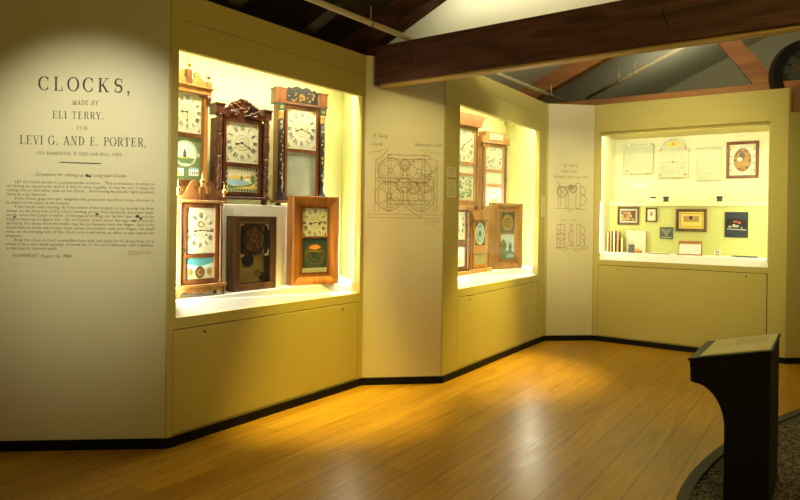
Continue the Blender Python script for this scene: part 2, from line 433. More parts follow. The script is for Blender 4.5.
m.build('text_line', g)
m = M('ink3')
for i in range(3): txt(m, ["Instructions pasted inside a clock case,", "printed for Eli Terry and Porter", "of Waterbury"][i], .765, [.915, .90, .84][i], 1.262-i*.011, Y, .010)
m.build('credit_lettering', g)
for (x, z, r) in [(.505, 1.745, .010), (.522, 1.740, .007), (.57, 1.50, .008), (.82, 1.49, .011), (.84, 1.475, .008), (.80, 1.46, .006), (.07, 1.475, .006)]:
    M('blue').disc(x, z, r*1.2, r, Y-.0004, 9).build('ink_blot', g)

def gear(m, cx, cz, r, y, n=0, w=.004):
    m.ring(cx, cz, r-w, r, y)
    m.ring(cx, cz, r*.82-w*.6, r*.82, y); m.ring(cx, cz, r*.18, r*.18+w, y, n=16)
    for i in range(4):
        a = PI/4+i*PI/2
        m.rib([(cx+r*.2*math.cos(a), cz+r*.2*math.sin(a)), (cx+r*.8*math.cos(a), cz+r*.8*math.sin(a))], w*.7, y)
    k = 48
    for i in range(k):
        a = 2*PI*i/k
        m.rib([(cx+r*math.cos(a), cz+r*math.sin(a)), (cx+r*1.04*math.cos(a), cz+r*1.04*math.sin(a))], w*.6, y)
def rect(m, x0, x1, z0, z1, w, y):
    m.rib([(x0, z0), (x1, z0)], w, y); m.rib([(x0, z1), (x1, z1)], w, y)
    m.rib([(x0, z0), (x0, z1)], w, y); m.rib([(x1, z0), (x1, z1)], w, y)
g = tag(M('graphic').box(.006, LEN[2]-.012, -.004, -.0005, .066, TOP-.005).build('drawing_panel', **at(2)),
        'tall cream wall panel with a large sepia drawing of clock wheels', 'wall panel')
m = M('ink3')
rect(m, .043, .728, 1.505, 1.535, .003, Y)
for s, e in ((.10, .106), (.67, .665)):
    m.rib([(s, 1.56), (e, 2.03)], .005, Y)
m.rib([(.135, 1.56), (.135, 2.0)], .003, Y); m.rib([(.64, 1.56), (.64, 2.0)], .003, Y)
m.rib([(.03, 2.09), (.13, 2.10), (.17, 2.12)], .003, Y); m.rib([(.106, 2.03), (.15, 2.04), (.22, 2.13)], .005, Y)
m.rib([(.74, 2.10), (.60, 2.10), (.57, 2.13)], .003, Y); m.rib([(.665, 2.03), (.6, 2.05), (.52, 2.13)], .003, Y)
for (x, z, r) in [(.24, 1.93, .115), (.50, 1.93, .115), (.23, 1.70, .13), (.52, 1.70, .13), (.37, 1.985, .05), (.36, 1.80, .07), (.56, 1.82, .085), (.45, 1.78, .06)]:
    gear(m, x, z, r, Y, w=.005)
for z in (2.055, 1.845, 1.645):
    rect(m, .12 if z == 1.845 else .21, .60, z-.018, z+.018, .005, Y)
for x in (.23, .54): rect(m, x-.012, x+.012, 1.56, 2.08, .004, Y)
m.rib([(.54, 1.86), (.68, 1.97)], .007, Y); m.rib([(.36, 1.69), (.36, 1.62), (.50, 1.52), (.56, 1.50)], .005, Y)
for i in range(40):
    x = random.uniform(.16, .62); z = random.uniform(1.62, 2.02); a = random.uniform(0, PI); l = random.uniform(.01, .045)
    m.rib([(x, z), (x+l*math.cos(a), z+l*math.sin(a))], .004, Y)
m.build('clock_wheel_drawing', g)
m = M('ink2')
txt(m, "E. Terry", .078, .215, 2.222, Y, .052, .35); m.build('script_line', g); m = M('ink2'); txt(m, "Clock", .066, .165, 2.152, Y, .045, .35); m.build('script_line', g); m = M('ink2')
txt(m, "Patented June 12, 1816.", .46, .715, 2.158, Y, .042, .35)
m.build('script_line', g)
m = M('ink3')
for i in range(3): txt(m, ["Eli Terry, patent drawing", "for shelf clock movement", "June 1816"][i], .565, .70-.02*i, 1.478-i*.016, Y, .014)
m.build('credit_lettering', g)

g = tag(M('graphic').box(.035, LEN[4]-.02, -.004, -.0005, .066, TOP-.005).build('drawing_panel', **at(4)),
        'narrow pale wall panel with three small sepia clock drawings, in the far corner', 'wall panel')
m = M('ink3')
m.rib([(.13, 1.655), (.55, 1.64)], .005, Y)
for (x, z, r) in [(.22, 1.86, .07), (.36, 1.90, .05), (.33, 1.92, .03)]: gear(m, x, z, r, Y, w=.006)
m.ring(.46, 1.92-.05, .06, .067, Y, a0=-PI/2, a1=PI/2); m.ring(.46, 1.77, .07, .077, Y, a0=-PI/2, a1=PI/2)
rect(m, .40, .455, 1.655, 1.97, .006, Y); rect(m, .27, .30, 1.66, 1.93, .005, Y); rect(m, .17, .20, 1.68, 1.93, .005, Y)
m.rib([(.19, 1.93), (.15, 1.99)], .007, Y); m.rib([(.14, 1.90), (.42, 1.93)], .005, Y)
rect(m, .16, .26, 1.17, 1.45, .007, Y); rect(m, .15, .29, 1.15, 1.165, .004, Y)
for z in (1.22, 1.28, 1.33, 1.38): m.rib([(.16, z), (.28, z)], .006, Y)
m.ring(.21, 1.30, .045, .052, Y); m.rib([(.20, 1.17), (.20, 1.48)], .006, Y)
rect(m, .33, .36, 1.19, 1.46, .006, Y); rect(m, .42, .46, 1.19, 1.46, .006, Y); rect(m, .29, .56, 1.145, 1.185, .005, Y)
for z in (1.38, 1.28, 1.22): m.ring(.46, z, .06, .067, Y, a0=-PI/2, a1=PI/2)
m.ring(.39, 1.30, .08, .087, Y, a0=PI/2, a1=3*PI/2)
m.build('clock_part_drawing', g)
m = M('ink3')
txt(m, "E. Terry", .24, .43, 2.175, Y, .055, .35); m.build('script_line', g); m = M('ink3'); txt(m, "Shelf Clock", .20, .42, 2.105, Y, .045, .35); m.build('script_line', g); m = M('ink3')
txt(m, "Patented  June 12th 1816", .105, .565, 2.035, Y, .045, .35); m.build('script_line', g)
for (x, z) in ((.21, 1.50), (.36, 1.50), (.30, 1.615), (.22, 1.115), (.38, 1.115)): m = M('ink3'); txt(m, "Fig. 1", x, x+.07, z, Y, .03, .3); m.build('figure_caption', g)

for k, u0, u1, z0, z1, lab in ((3, .044, .205, 1.89, 1.985, 'small cream caption card, upper of two left of the middle clock case window'),
                               (3, .046, .205, 1.70, 1.865, 'cream caption card, lower of two left of the middle clock case window'),
                               (3, 2.325, 2.43, 1.545, 1.80, 'narrow cream caption card on the right edge of the middle clock case')):
    c = tag(M('label').bev(u0, u1, -.006, -.0005, z0, z1, .001).build('caption_card', **at(k)), lab, 'label', 'caption cards beside the middle case')
    m = M('soft'); n = int((z1-z0)/.018)
    for i in range(n-1):
        zz = z1-.018*(i+1)
        m.rib([(u0+.012, zz), (u1-random.uniform(.012, .04), zz)], .005, -.007)
    m.build('caption_text', c)

# ------------------------------------------------------------------ display cases
def lamp_strip(k, u0, u1, n, z, power, col, tilt=0., wid=.05):
    l = bpy.data.lights.new('case_strip_light', 'AREA'); l.shape = 'RECTANGLE'; l.size = u1-u0; l.size_y = wid
    l.energy = power; l.color = col
    o = bpy.data.objects.new('case_strip_light', l); COL.objects.link(o)
    o.location = W(k, (u0+u1)/2, n, z)
    o.rotation_euler = (Matrix.Rotation(ANG[k], 4, 'Z') @ Matrix.Rotation(tilt, 4, 'X')).to_euler()
    return o
def panel_between(m, a, b, z0, z1, t=.012):
    dx, dy = b[0]-a[0], b[1]-a[1]; l = math.hypot(dx, dy); nx, ny = -dy/l*t, dx/l*t
    m.hprism([a, b, (b[0]+nx, b[1]+ny), (a[0]+nx, a[1]+ny)], z0, z1)
CASES = {1: dict(back=.60, ceil=2.90, deck=.935, right=(2.28, .60), lab='left built-in display case with six antique shelf clocks and white deck'),
         3: dict(back=.60, ceil=2.90, deck=.935, right=(2.62, .60), lab='middle built-in display case with five golden shelf clocks behind glass'),
         5: dict(back=.75, ceil=2.606, deck=1.105, right=(1.87, .75), lab='right built-in display case with dials, framed tablets and papers on two levels')}
for k, c in CASES.items():
    a, b, z0, z1 = OPEN[k]; e, f, g0, h = DOOR[k]; D = c['back']
    t = thing('display_case', c['lab'], 'display case', (C[k][0], C[k][1], 0), ANG[k], 'built-in display cases')
    rx, ry = c['right']; dk = c['deck']
    PM = 'inner' if k != 5 else 'inner_right'
    M(PM).box(a-.015, rx+.02, D, D+.012, .6, c['ceil']).build('back_panel', t)
    m = M(PM); m.box(a-.015, a-.002, T, D, .6, c['ceil']); m.build('side_panel', t)
    m = M(PM); panel_between(m, (rx, ry), (b+.002, T), .6, c['ceil'], -.012 if k != 5 else -.012); m.build('side_panel', t)
    m = M('inner' if k != 5 else 'wall'); m.hprism([(a-.015, T if k != 5 else .0), (b+.014, T if k != 5 else 0), (rx+.014, D), (a-.015, D)], c['ceil'], c['ceil']+.012); m.build('ceiling_panel', t)
    m = M('deck'); N0 = .068; q = (N0-T)/(D-T); bx_ = b+.001+(rx-b)*q
    m.add([(a-.001, .022, z0), (b+.001, .022, z0), (bx_, N0, dk), (a-.001, N0, dk), (rx, ry, dk), (a-.001, D, dk), (b+.001, T, z0+.009), (a-.001, .022, z0-.03), (b+.001, .022, z0-.03)], [(0, 1, 6, 2, 3), (3, 2, 4, 5), (7, 8, 1, 0)]); m.build('deck', t)
    M('glass').box(a-.002, b+.002, .008, .014, z0-.002, z1+.002).build('glass_pane', t)
    M('gap').box(e-.006, f+.006, .03, .034, g0-.006, h+.006).build('door_recess', t)
    d = M('wall').bev(e+.003, f-.003, 0, .02, g0+.003, h-.003, .002).build('access_door', t)
    for u in (e+.24, f-.2):
        m = M('metal'); m.cyl(u, h-.04, .010, -.003, .001, 14); m.use('black').cyl(u, h-.04, .0075, -.0036, -.002, 10); m.build('lock', d)
    if k != 5:
        M('white').box(a+.05, b-.05, T+.01, T+.10, 2.865, 2.895).build('light_housing', t)
    else:
        M('wall').box(a, b, .014, .075, 2.572, 2.605).build('light_housing', t)
        m = M('inner_low'); m.box(a-.002, 1.87, .50, D, dk, 1.702); m.build('lower_backing', t)
        m = M('inner'); m.box(a-.002, 1.87, .48, D, 1.702, 1.757); m.build('shelf', t)
WARM = (1, .96, .74)
def side_strip(k, u, n, z0, z1, power, face):
    l = bpy.data.lights.new('case_side_light', 'AREA'); l.shape = 'RECTANGLE'; l.size = .03; l.size_y = z1-z0
    l.energy = power; l.color = WARM
    o = bpy.data.objects.new('case_side_light', l); COL.objects.link(o); o.location = W(k, u, n, (z0+z1)/2)
    # lamp looks into the case (+y of the wall frame), turned by `face` towards the middle
    o.rotation_euler = (Matrix.Rotation(ANG[k]+face, 4, 'Z') @ Matrix.Rotation(PI/2, 4, 'X')).to_euler()
for k, top, side in ((1, 17, 8.0), (3, 13, 7.0)):
    a, b, z0, z1 = OPEN[k]
    lamp_strip(k, a+.06, b-.06, .09, 2.86, top, WARM)
    side_strip(k, a+.02, .06, z0+.14, z0+1.0, side*.7, -R(60)); side_strip(k, b-.025, .06, z0+.14, z0+1.0, side, R(55))
a, b, z0, z1 = OPEN[5]
lamp_strip(5, a+.04, b-.04, .082, 2.588, 4.0, WARM, tilt=R(40), wid=.025)
side_strip(5, a+.02, .06, z0+.15, z1-.3, 2.2, -R(50)); side_strip(5, b-.025, .06, z0+.15, z1-.3, 2.2, R(35))
for (k, u0, u1, lab) in ((1, .60, 1.72, 'long white riser box under the carved and the stencilled column clocks'),
                         (1, .07, .555, 'short white riser box behind the scroll-topped clock at the far left'),
                         (3, .30, 2.10, 'white riser box behind the lower clocks in the middle case')):
    m = M('deck'); m.bev(u0, u1, .25 if k == 1 else .33, .58, .935, 1.59, .003)
    tag(m.build('display_riser', **at(k)), lab, 'riser', 'white display risers')

# ------------------------------------------------------------------ clock parts
ROM = ['XII', 'I', 'II', 'III', 'IIII', 'V', 'VI', 'VII', 'VIII', 'IX', 'X', 'XI']
def numerals(m, cx, cz, r, h, y, asp=1.):
    wd = {'I': .34, 'V': .72, 'X': .72}
    for i, s in enumerate(ROM):
        th = PI/2-i*PI/6; tot = sum(wd[c] for c in s); x = -tot/2
        ex, ez = math.sin(th), -math.cos(th)            # tangential (reading direction)
        ox, oz = math.cos(th), math.sin(th)
        def P(a, b): a *= h*.8; b = r+(b-.5)*h; return (cx+ex*a+ox*b, cz+asp*(ez*a+oz*b))
        for c in s:
            w = wd[c]; mid = x+w/2; q = h*.16
            if c == 'I': m.rib([P(mid, 0), P(mid, 1)], q, y)
            elif c == 'V': m.rib([P(x+.08, 1), P(mid, 0)], q, y); m.rib([P(mid, 0), P(x+w-.08, 1)], q*.5, y)
            else: m.rib([P(x+.08, 1), P(x+w-.08, 0)], q, y); m.rib([P(x+.08, 0), P(x+w-.08, 1)], q*.5, y)
            x += w
def dial(t, cx, cz, w, h, y, face='cream', hr=(8.6), mn=15, spand='gold', num='numeral', inner=True, r=None):
    r = r or min(w, h)*.40; asp = h/w if h > w*1.12 else 1.
    asp = min(asp, 1.08)
    m = M(face); m.box(cx-w/2, cx+w/2, y, y+.004, cz-h/2, cz+h/2)
    if spand:
        m.use(spand)
        for sx in (-1, 1):
            for sz in (-1, 1):
                px, pz = cx+sx*w*.43, cz+sz*h*.43
                m.disc(px, pz, w*.035, w*.035, y-.0006, 10)
                m.disc(px-sx*w*.05, pz+sz*w*.012, w*.022, w*.018, y-.0006, 8); m.disc(px+sx*w*.01, pz-sz*w*.06, w*.018, w*.024, y-.0006, 8)
    d = m.build('dial', t)
    m = M(num); numerals(m, cx, cz, r, r*.30, y-.001, asp)
    m.use('soft'); m.ring(cx, cz, r*1.19, r*1.205, y-.0008, asp=asp); m.ring(cx, cz, r*1.24, r*1.25, y-.0008, asp=asp)
    m.ring(cx, cz, r*.80, r*.812, y-.0008, asp=asp)
    if inner:
        m.use('gold'); m.ring(cx, cz, r*.50, r*.53, y-.0008, asp=asp); m.ring(cx, cz, r*.30, r*.33, y-.0008, asp=asp)
    m.build('numerals', d)
    for ang, l, wd_ in ((hr*30, r*.62, r*.055), (mn*6, r*.95, r*.04)):
        a = PI/2-R(ang); ca, sa = math.cos(a), math.sin(a)
        m = M('numeral'); m.rib([(cx-ca*l*.18, cz-sa*l*.18), (cx+ca*l*.6, cz+sa*l*.6), (cx+ca*l, cz+sa*l)], [wd_, wd_, wd_*.3], y-.002)
        m.ring(cx+ca*l*.68, cz+sa*l*.68, r*.03, r*.075, y-.002, n=14); m.disc(cx, cz, r*.07, r*.07, y-.0022, 14)
        m.build('hand', d)
    return d
def keyholes(d, cx, cz, dx, y):
    m = M('numeral')
    for s in (-1, 1): m.disc(cx+s*dx, cz, .006, .006, y-.0012, 10)
    m.build('winding_hole', d)
def opening_box(m, x0, x1, z0, z1, y0, y1, w):          # door: stiles & rails
    m.frame(x0, x1, z0, z1, w, y0, y1)
def carcass(m, w, z0, z1, d, y=.022):
    m.bev(-w/2, w/2, y, d, z0, z1, .003)
def finial(t, x, y, z, s=1.):
    M('brass').lathe(x, y, [(.010*s, z), (.012*s, z+.006*s), (.006*s, z+.012*s), (.010*s, z+.02*s), (.019*s, z+.033*s), (.020*s, z+.042*s), (.014*s, z+.054*s), (.005*s, z+.060*s), (.0045*s, z+.068*s), (.006*s, z+.074*s), (.003*s, z+.092*s), (.001*s, z+.105*s)], 14).build('finial', t)
def scene(t, x0, x1, z0, z1, y, style, name='painted_tablet'):
    w, h = x1-x0, z1-z0; cx, cz = (x0+x1)/2, (z0+z1)/2
    if style == 'lake':
        m = M('pale').box(x0, x1, y, y+.003, z0, z1); m.use('black'); n = 11
        for i in range(n):
            a = x0+w*(i+.5)/n
            for zz in (z0+h*.055, z1-h*.055): m.rib([(a-w*.02, zz), (a+w*.02, zz)], h*.07, y-.0006)
        for i in range(5):
            a = z0+h*(i+.5)/5
            for xx in (x0+w*.035, x1-w*.035): m.rib([(xx, a-h*.035), (xx, a+h*.035)], w*.04, y-.0006)
        i0, i1, j0, j1 = x0+w*.08, x1-w*.08, z0+h*.13, z1-h*.13; W_, H_ = i1-i0, j1-j0
        Pn = lambda pts, mm, dy: m.use(mm).flat([(i0+W_*a, j0+H_*b) for a, b in pts], y-dy)
        Pn([(0, 0), (1, 0), (1, 1), (0, 1)], 'paper', .0008)
        Pn([(0, .5), (1, .5), (1, .78), (.6, .66), (.3, .74), (0, .62)], 'yel', .0011)
        Pn([(0, .2), (.6, .2), (.8, .35), (.5, .5), (0, .5)], 'lake', .0014)
        Pn([(0, 0), (1, 0), (1, .52), (.85, .3), (.55, .16), (.2, .14), (0, .22)], 'green', .0017)
        Pn([(.2, 0), (1, 0), (1, .36), (.8, .16)], 'yel', .0020)
        Pn([(.62, .42), (.78, .42), (.78, .6), (.62, .6)], 'white', .0020); Pn([(.60, .6), (.80, .6), (.7, .72)], 'orange', .0021)
        Pn([(.84, .4), (.98, .4), (.99, .7), (.90, .84), (.83, .66)], 'green', .0022); Pn([(.45, .46), (.53, .46), (.53, .64), (.49, .72), (.45, .64)], 'green', .0022)
        m.use('gold').ring(cx, cz, 0, 0, y) if False else None
    elif style == 'oval':
        m = M('green').box(x0, x1, y, y+.003, z0, z1)
        m.use('pale').disc(cx-w*.05, cz+h*.12, w*.42, h*.32, y-.0006); m.use('sky').disc(cx-w*.05, cz+h*.12, w*.37, h*.28, y-.001)
        m.use('green').flat([(cx-w*.38, cz-h*.0), (cx-w*.2, cz-h*.12), (cx+w*.15, cz-h*.12), (cx+w*.28, cz), (cx, cz+h*.03)], y-.0014)
        m.use('yel').flat([(cx-w*.36, cz+h*.01), (cx-w*.1, cz+h*.06), (cx+w*.24, cz+h*.02), (cx, cz)], y-.0016)
        m.use('grey').flat([(cx-w*.12, cz+h*.02), (cx-w*.02, cz+h*.02), (cx-w*.02, cz+h*.13), (cx-w*.07, cz+h*.24), (cx-w*.12, cz+h*.13)], y-.0018)
        m.use('white').flat([(cx+w*.08, z0+h*.1), (cx+w*.42, z0+h*.1), (cx+w*.42, z0+h*.24), (cx+w*.08, z0+h*.24)], y-.0012)
        m.use('lake').flat([(cx+w*.05, z0+h*.24), (cx+w*.45, z0+h*.24), (cx+w*.38, z0+h*.30), (cx+w*.12, z0+h*.30)], y-.0014)
        m.use('numeral')
        for i in range(4): m.flat([(cx+w*(.11+.08*i), z0+h*.13), (cx+w*(.14+.08*i), z0+h*.13), (cx+w*(.14+.08*i), z0+h*.2), (cx+w*(.11+.08*i), z0+h*.2)], y-.0016)
        m.use('white').flat([(cx-w*.45, z0+h*.08), (cx-w*.1, z0+h*.08), (cx-w*.1, z0+h*.26), (cx-w*.45, z0+h*.26)], y-.0012)
        m.use('yel').disc(cx-w*.3, z0+h*.12, w*.12, h*.05, y-.0016); m.use('pale').disc(cx+w*.38, cz+h*.1, w*.09, h*.05, y-.0016)
    elif style == 'teal':
        m = M('pale').box(x0, x1, y, y+.003, z0, z1)
        m.use('teal').flat([(x0+w*.02, z1-h*.26), (cx, z1-h*.42), (x1-w*.02, z1-h*.26), (x1-w*.02, z1-h*.03), (x0+w*.02, z1-h*.03)], y-.0006)
        m.use('sky').flat([(x0+w*.02, z1-h*.45), (cx, z1-h*.6), (x1-w*.02, z1-h*.45), (x1-w*.02, z1-h*.27), (cx, z1-h*.43), (x0+w*.02, z1-h*.27)], y-.0008)
        for s in (-1, 1):
            m.use('gold').disc(cx+s*w*.32, z0+h*.34, w*.075, h*.15, y-.001); m.use('tan').ring(cx+s*w*.32, z0+h*.34, w*.03, w*.05, y-.0014, n=16)
        m.use('walnut').disc(cx, z0+h*.32, w*.16, h*.27, y-.0012); m.use('gold').disc(cx, z0+h*.3, w*.09, h*.17, y-.0016); m.use('walnut').disc(cx+w*.01, z0+h*.33, w*.045, h*.09, y-.002)
        m.use('gold').frame(x0, x1, z0, z1, w*.02, y-.001, y)
    elif style == 'goldblack':
        m = M('dkgreen').box(x0, x1, y, y+.003, z0, z1)
        m.use('gold'); m.ring(cx, cz-h*.08, w*.30, w*.315, y-.0008); m.ring(cx, cz-h*.08, w*.38, w*.39, y-.0008); m.ring(cx, cz-h*.08, w*.16, w*.17, y-.0008)
        for i in range(26):
            a = random.uniform(0, 2*PI); rr = random.uniform(.14, .42)*w
            m.disc(cx+rr*math.cos(a), cz-h*.08+rr*math.sin(a)*1.1, w*.014, w*.02, y-.001, 6)
        m.use('orange').flat([(cx-w*.24, cz+h*.16), (cx+w*.02, cz+h*.1), (cx+w*.25, cz+h*.17), (cx+w*.12, cz+h*.29), (cx-w*.12, cz+h*.26)], y-.0014)
        m.use('gold').rib([(cx-w*.28, cz+h*.06), (cx+w*.28, cz+h*.05)], h*.035, y-.0014)
    elif style == 'leafgreen':
        m = M('pale').box(x0, x1, y, y+.003, z0, z1); m.use('green')
        for i in range(70):
            a, b = random.uniform(x0+w*.1, x1-w*.1), random.uniform(z0+h*.08, z1-h*.08)
            m.disc(a, b, w*.05, w*.03, y-.0006-.00001*i, 7)
    elif style == 'castle':
        m = M('sky').box(x0, x1, y, y+.003, z0, z1)
        m.use('green').flat([(x0, z0), (x1, z0), (x1, z0+h*.30), (cx, z0+h*.36), (x0, z0+h*.28)], y-.0006)
        m.flat([(x0+w*.02, z0+h*.2), (x0+w*.4, z0+h*.2), (x0+w*.44, z0+h*.6), (x0+w*.26, z0+h*.82), (x0+w*.04, z0+h*.7)], y-.001)
        m.use('grey').flat([(cx+w*.1, z0+h*.3), (cx+w*.3, z0+h*.3), (cx+w*.3, z0+h*.55), (cx+w*.2, z0+h*.72), (cx+w*.1, z0+h*.52)], y-.0012)
        m.use('lake').flat([(cx-w*.1, z0+h*.08), (x1-w*.05, z0+h*.08), (x1-w*.05, z0+h*.2), (cx, z0+h*.22)], y-.0012)
    elif style == 'bird':
        m = M('sky').box(x0, x1, y, y+.003, z0, z1)
        m.use('yel').flat([(x0+w*.3, z0+h*.1), (x0+w*.75, z0+h*.1), (x0+w*.7, z0+h*.5), (x0+w*.5, z0+h*.8), (x0+w*.35, z0+h*.45)], y-.0008)
        m.use('white').disc(cx, cz, w*.13, h*.13, y-.0012)
    elif style == 'ellipse_gold':
        m = M('dkgreen').box(x0, x1, y, y+.003, z0, z1)
    return m.build(name, t)

# ---- scroll-topped pillar clock (left case, lower left)
def clock_at(k, ctr, deg, z, name, label, group='antique shelf clocks'):
    return thing(name, label, 'clock', (ctr[0], ctr[1], z), R(deg), group)
t = clock_at(1, (-1.381, 4.172), 52.7, .935, 'pillar_and_scroll_clock', 'shelf clock with scrolled top, three brass finials and blue-green tablet')
m = M('crown'); carcass(m, .35, .085, .655, .10); m.build('case', t)
m = M('oak'); m.bev(-.205, .205, -.015, .11, .065, .088, .003); m.build('base_moulding', t)
m = M('oak')
apron = [(-.19, .065), (.19, .065), (.19, .0), (.178, .0), (.165, .035), (.13, .045), (.09, .03), (.05, .04), (0, .02), (-.05, .04), (-.09, .03), (-.13, .045), (-.165, .035), (-.178, .0), (-.19, .0)]
m.prism(apron, -.005, .008); m.build('scalloped_apron', t)
for sx in (-1, 1):
    for yy in (-.005, .09):
        m = M('walnut'); m.bev(sx*.184-.010, sx*.184+.010, yy, yy+.018, 0, .065, .001); m.build('foot', t)
m = M('mahog2'); m.frame(-.142, .142, .095, .645, .026, .006, .024); m.box(-.12, .12, .006, .024, .277, .297); m.build('door', t)
d = dial(t, 0, .462, .236, .322, .016, 'cream', 8.75, 15.5, None); keyholes(d, 0, .43, .05, .016)
m = M('gold'); m.ring(0, .505, .018, .024, .0135); m.build('seconds_ring', d)
scene(t, -.116, .116, .122, .275, .016, 'teal')
for sx in (-1, 1):
    m = M('walnut'); m.lathe(sx*.162, .004, [(.014, .09), (.014, .105), (.008, .112), (.0105, .13), (.0115, .35), (.008, .62), (.013, .63), (.013, .65)], 14); m.build('pillar', t)
m = M('metal'); m.cyl(-.128, .33, .007, .0, .006, 12); m.build('door_knob', t)
m = M('oak'); m.bev(-.205, .205, -.012, .11, .655, .672, .003); m.build('cornice', t)
m = M('crown')
def curve_pts(f, n=14): return [f(i/n) for i in range(n+1)]
for sx in (-1, 1):
    outer = [(.20, .672), (.20, .700), (.155, .700)] + [(.155-.085*q, .700+.105*(.5-.5*math.cos(PI*q))) for q in [i/10 for i in range(1, 11)]]
    head = [(.060, .812), (.045, .812), (.034, .80), (.034, .775), (.050, .765), (.056, .78), (.064, .775), (.066, .745), (.055, .722), (.035, .715), (.018, .730), (.018, .672)]
    m.prism([(sx*a, b) for a, b in outer+head], -.004, .012)
m.bev(-.022, .022, -.006, .014, .672, .765, .002)
m.build('scroll_pediment', t)
for x, z in ((0, .765), (-.185, .70), (.185, .70)): finial(t, x, .004, z, 1.0)

# ---- dark open-movement clock
t = clock_at(1, (-1.101, 4.606), 52.7, .935, 'box_clock', 'dark walnut box clock with visible wooden movement and white corner spandrels')
m = M('walnut'); w2 = .20
m.box(-w2, -w2+.016, .02, .105, 0, .566); m.box(w2-.016, w2, .02, .105, 0, .566); m.box(-w2, w2, .02, .105, 0, .016); m.box(-w2, w2, .02, .105, .55, .566); m.box(-w2, w2, .095, .105, 0, .566)
m.build('case', t)
m = M('walnut'); m.mitre(-w2, w2, 0, .566, [(0, .024), (0, .004), (.006, 0), (.044, .002), (.052, .008), (.052, .024)]); m.build('door', t)
m = M('backing'); m.box(-.148, .148, .090, .094, .05, .52); m.build('backing_paper', t)
M('glass').box(-.149, .149, .010, .012, .05, .518).build('door_glass', t)
m = M('walnut'); m.box(-.085, .085, .045, .05, .27, .50); m.box(-.085, .085, .075, .08, .27, .50)
m.use('black').ring(0, .385, 0.098, .113, .030, .034); m.use('mahog2')
for (x, z, r) in ((0, .40, .045), (-.04, .33, .03), (.045, .34, .032), (.01, .46, .025), (-.055, .44, .02)):
    m.cyl(x, z, r, .036, .041, 20); m.use('tan').ring(x, z, r*.55, r*.65, .0355, n=20); m.use('mahog2')
for i in range(16):
    a = 2*PI*i/16; m.bar((.047*math.cos(a), .40+.047*math.sin(a)), (.054*math.cos(a), .40+.054*math.sin(a)), .006, .036, .041)
m.build('movement', t)
for sx in (-1, 1):
    for sz in (-1, 1):
        cx, cz = sx*.142, .385+sz*.125
        m = M('white'); m.prism([(cx, cz), (cx-sx*.042, cz), (cx-sx*.038, cz-sz*.012), (cx-sx*.014, cz-sz*.022), (cx-sx*.008, cz-sz*.048), (cx, cz-sz*.052)], .026, .029)
        m.use('gold').disc(cx-sx*.013, cz-sz*.014, .006, .006, .0255, 10); m.build('corner_spandrel', t)
m = M('brass'); m.box(.028, .031, .022, .024, .13, .32); m.cyl(.03, .125, .032, .016, .026, 26); m.build('pendulum', t)
m = M('black'); m.cyl(-.03, .225, .048, .055, .07, 26); m.box(-.032, -.028, .06, .064, .26, .40); m.build('gong', t)
m = M('black'); m.box(.095, .135, .04, .085, .07, .125); m.box(.113, .116, .06, .063, .125, .4); m.build('weight', t)
m = M('metal'); m.cyl(-.176, .30, .009, -.006, .002, 12); m.build('door_knob', t)

# ---- ogee veneer clock
def ogee(k, ctr, deg, z, w, h, dep, wd, label, tab, facecol='cream', tint_dial='cream', hands=(8.45, 14)):
    t = clock_at(k, ctr, deg, z, 'ogee_clock', label)
    m = M(wd); m.box(-w/2, w/2, .045, dep, 0, h); m.build('case', t)
    fw = w*.195
    prof = [(0, .045), (0, .004), (.004, 0), (fw*.18, .0)]
    for i in range(9):
        q = i/8; prof.append((fw*(.2+.72*q), .002+.030*(.5-.5*math.cos(PI*q))))
    prof += [(fw*.94, .026), (fw, .028), (fw, .045)]
    m = M(wd); m.mitre(-w/2, w/2, 0, h, prof); m.build('ogee_moulding', t)
    x = w/2-fw; z0, z1 = fw, h-fw; dm = 'mahog2' if wd == 'ogee' else wd
    hh = z1-z0; zs = z0+hh*.545
    m = M(dm); m.frame(-x, x, z0, z1, .016, .026, .044); m.box(-x+.01, x-.01, .028, .044, zs-.008, zs+.008); m.build('door', t)
    dw = 2*x-.03
    d = dial(t, 0, (zs+z1-.012)/2, dw, z1-zs-.02, .036, tint_dial, hands[0], hands[1], 'dkgreen' if tint_dial == 'cream' else 'gold')
    return t, x, z0, zs, dw, d
t, x, z0, zs, dw, d = ogee(1, (-.699, 5.032), 37, .935, .44, .74, .112, 'ogee', 'orange-veneered ogee clock with dark gilt tablet, lower right in the left case', None)
m = M('numeral')
for s in (-1, 1): m.disc(s*.045, .51, .011, .011, .034, 12)
m.build('winding_hole', d)
scene(t, -dw/2, dw/2, z0+.055, zs-.008, .036, 'goldblack')
m = M('pale'); m.box(-dw/2, dw/2, .036, .039, z0+.012, z0+.052); m.use('soft')
for i in range(3): m.rib([(-dw*.38, z0+.044-i*.011), (dw*.38, z0+.044-i*.011)], .004, .0352)
m.build('maker_label', t)
m = M('brass'); m.cyl(-x+.008, zs-.03, .006, .016, .028, 10); m.build('door_knob', t)

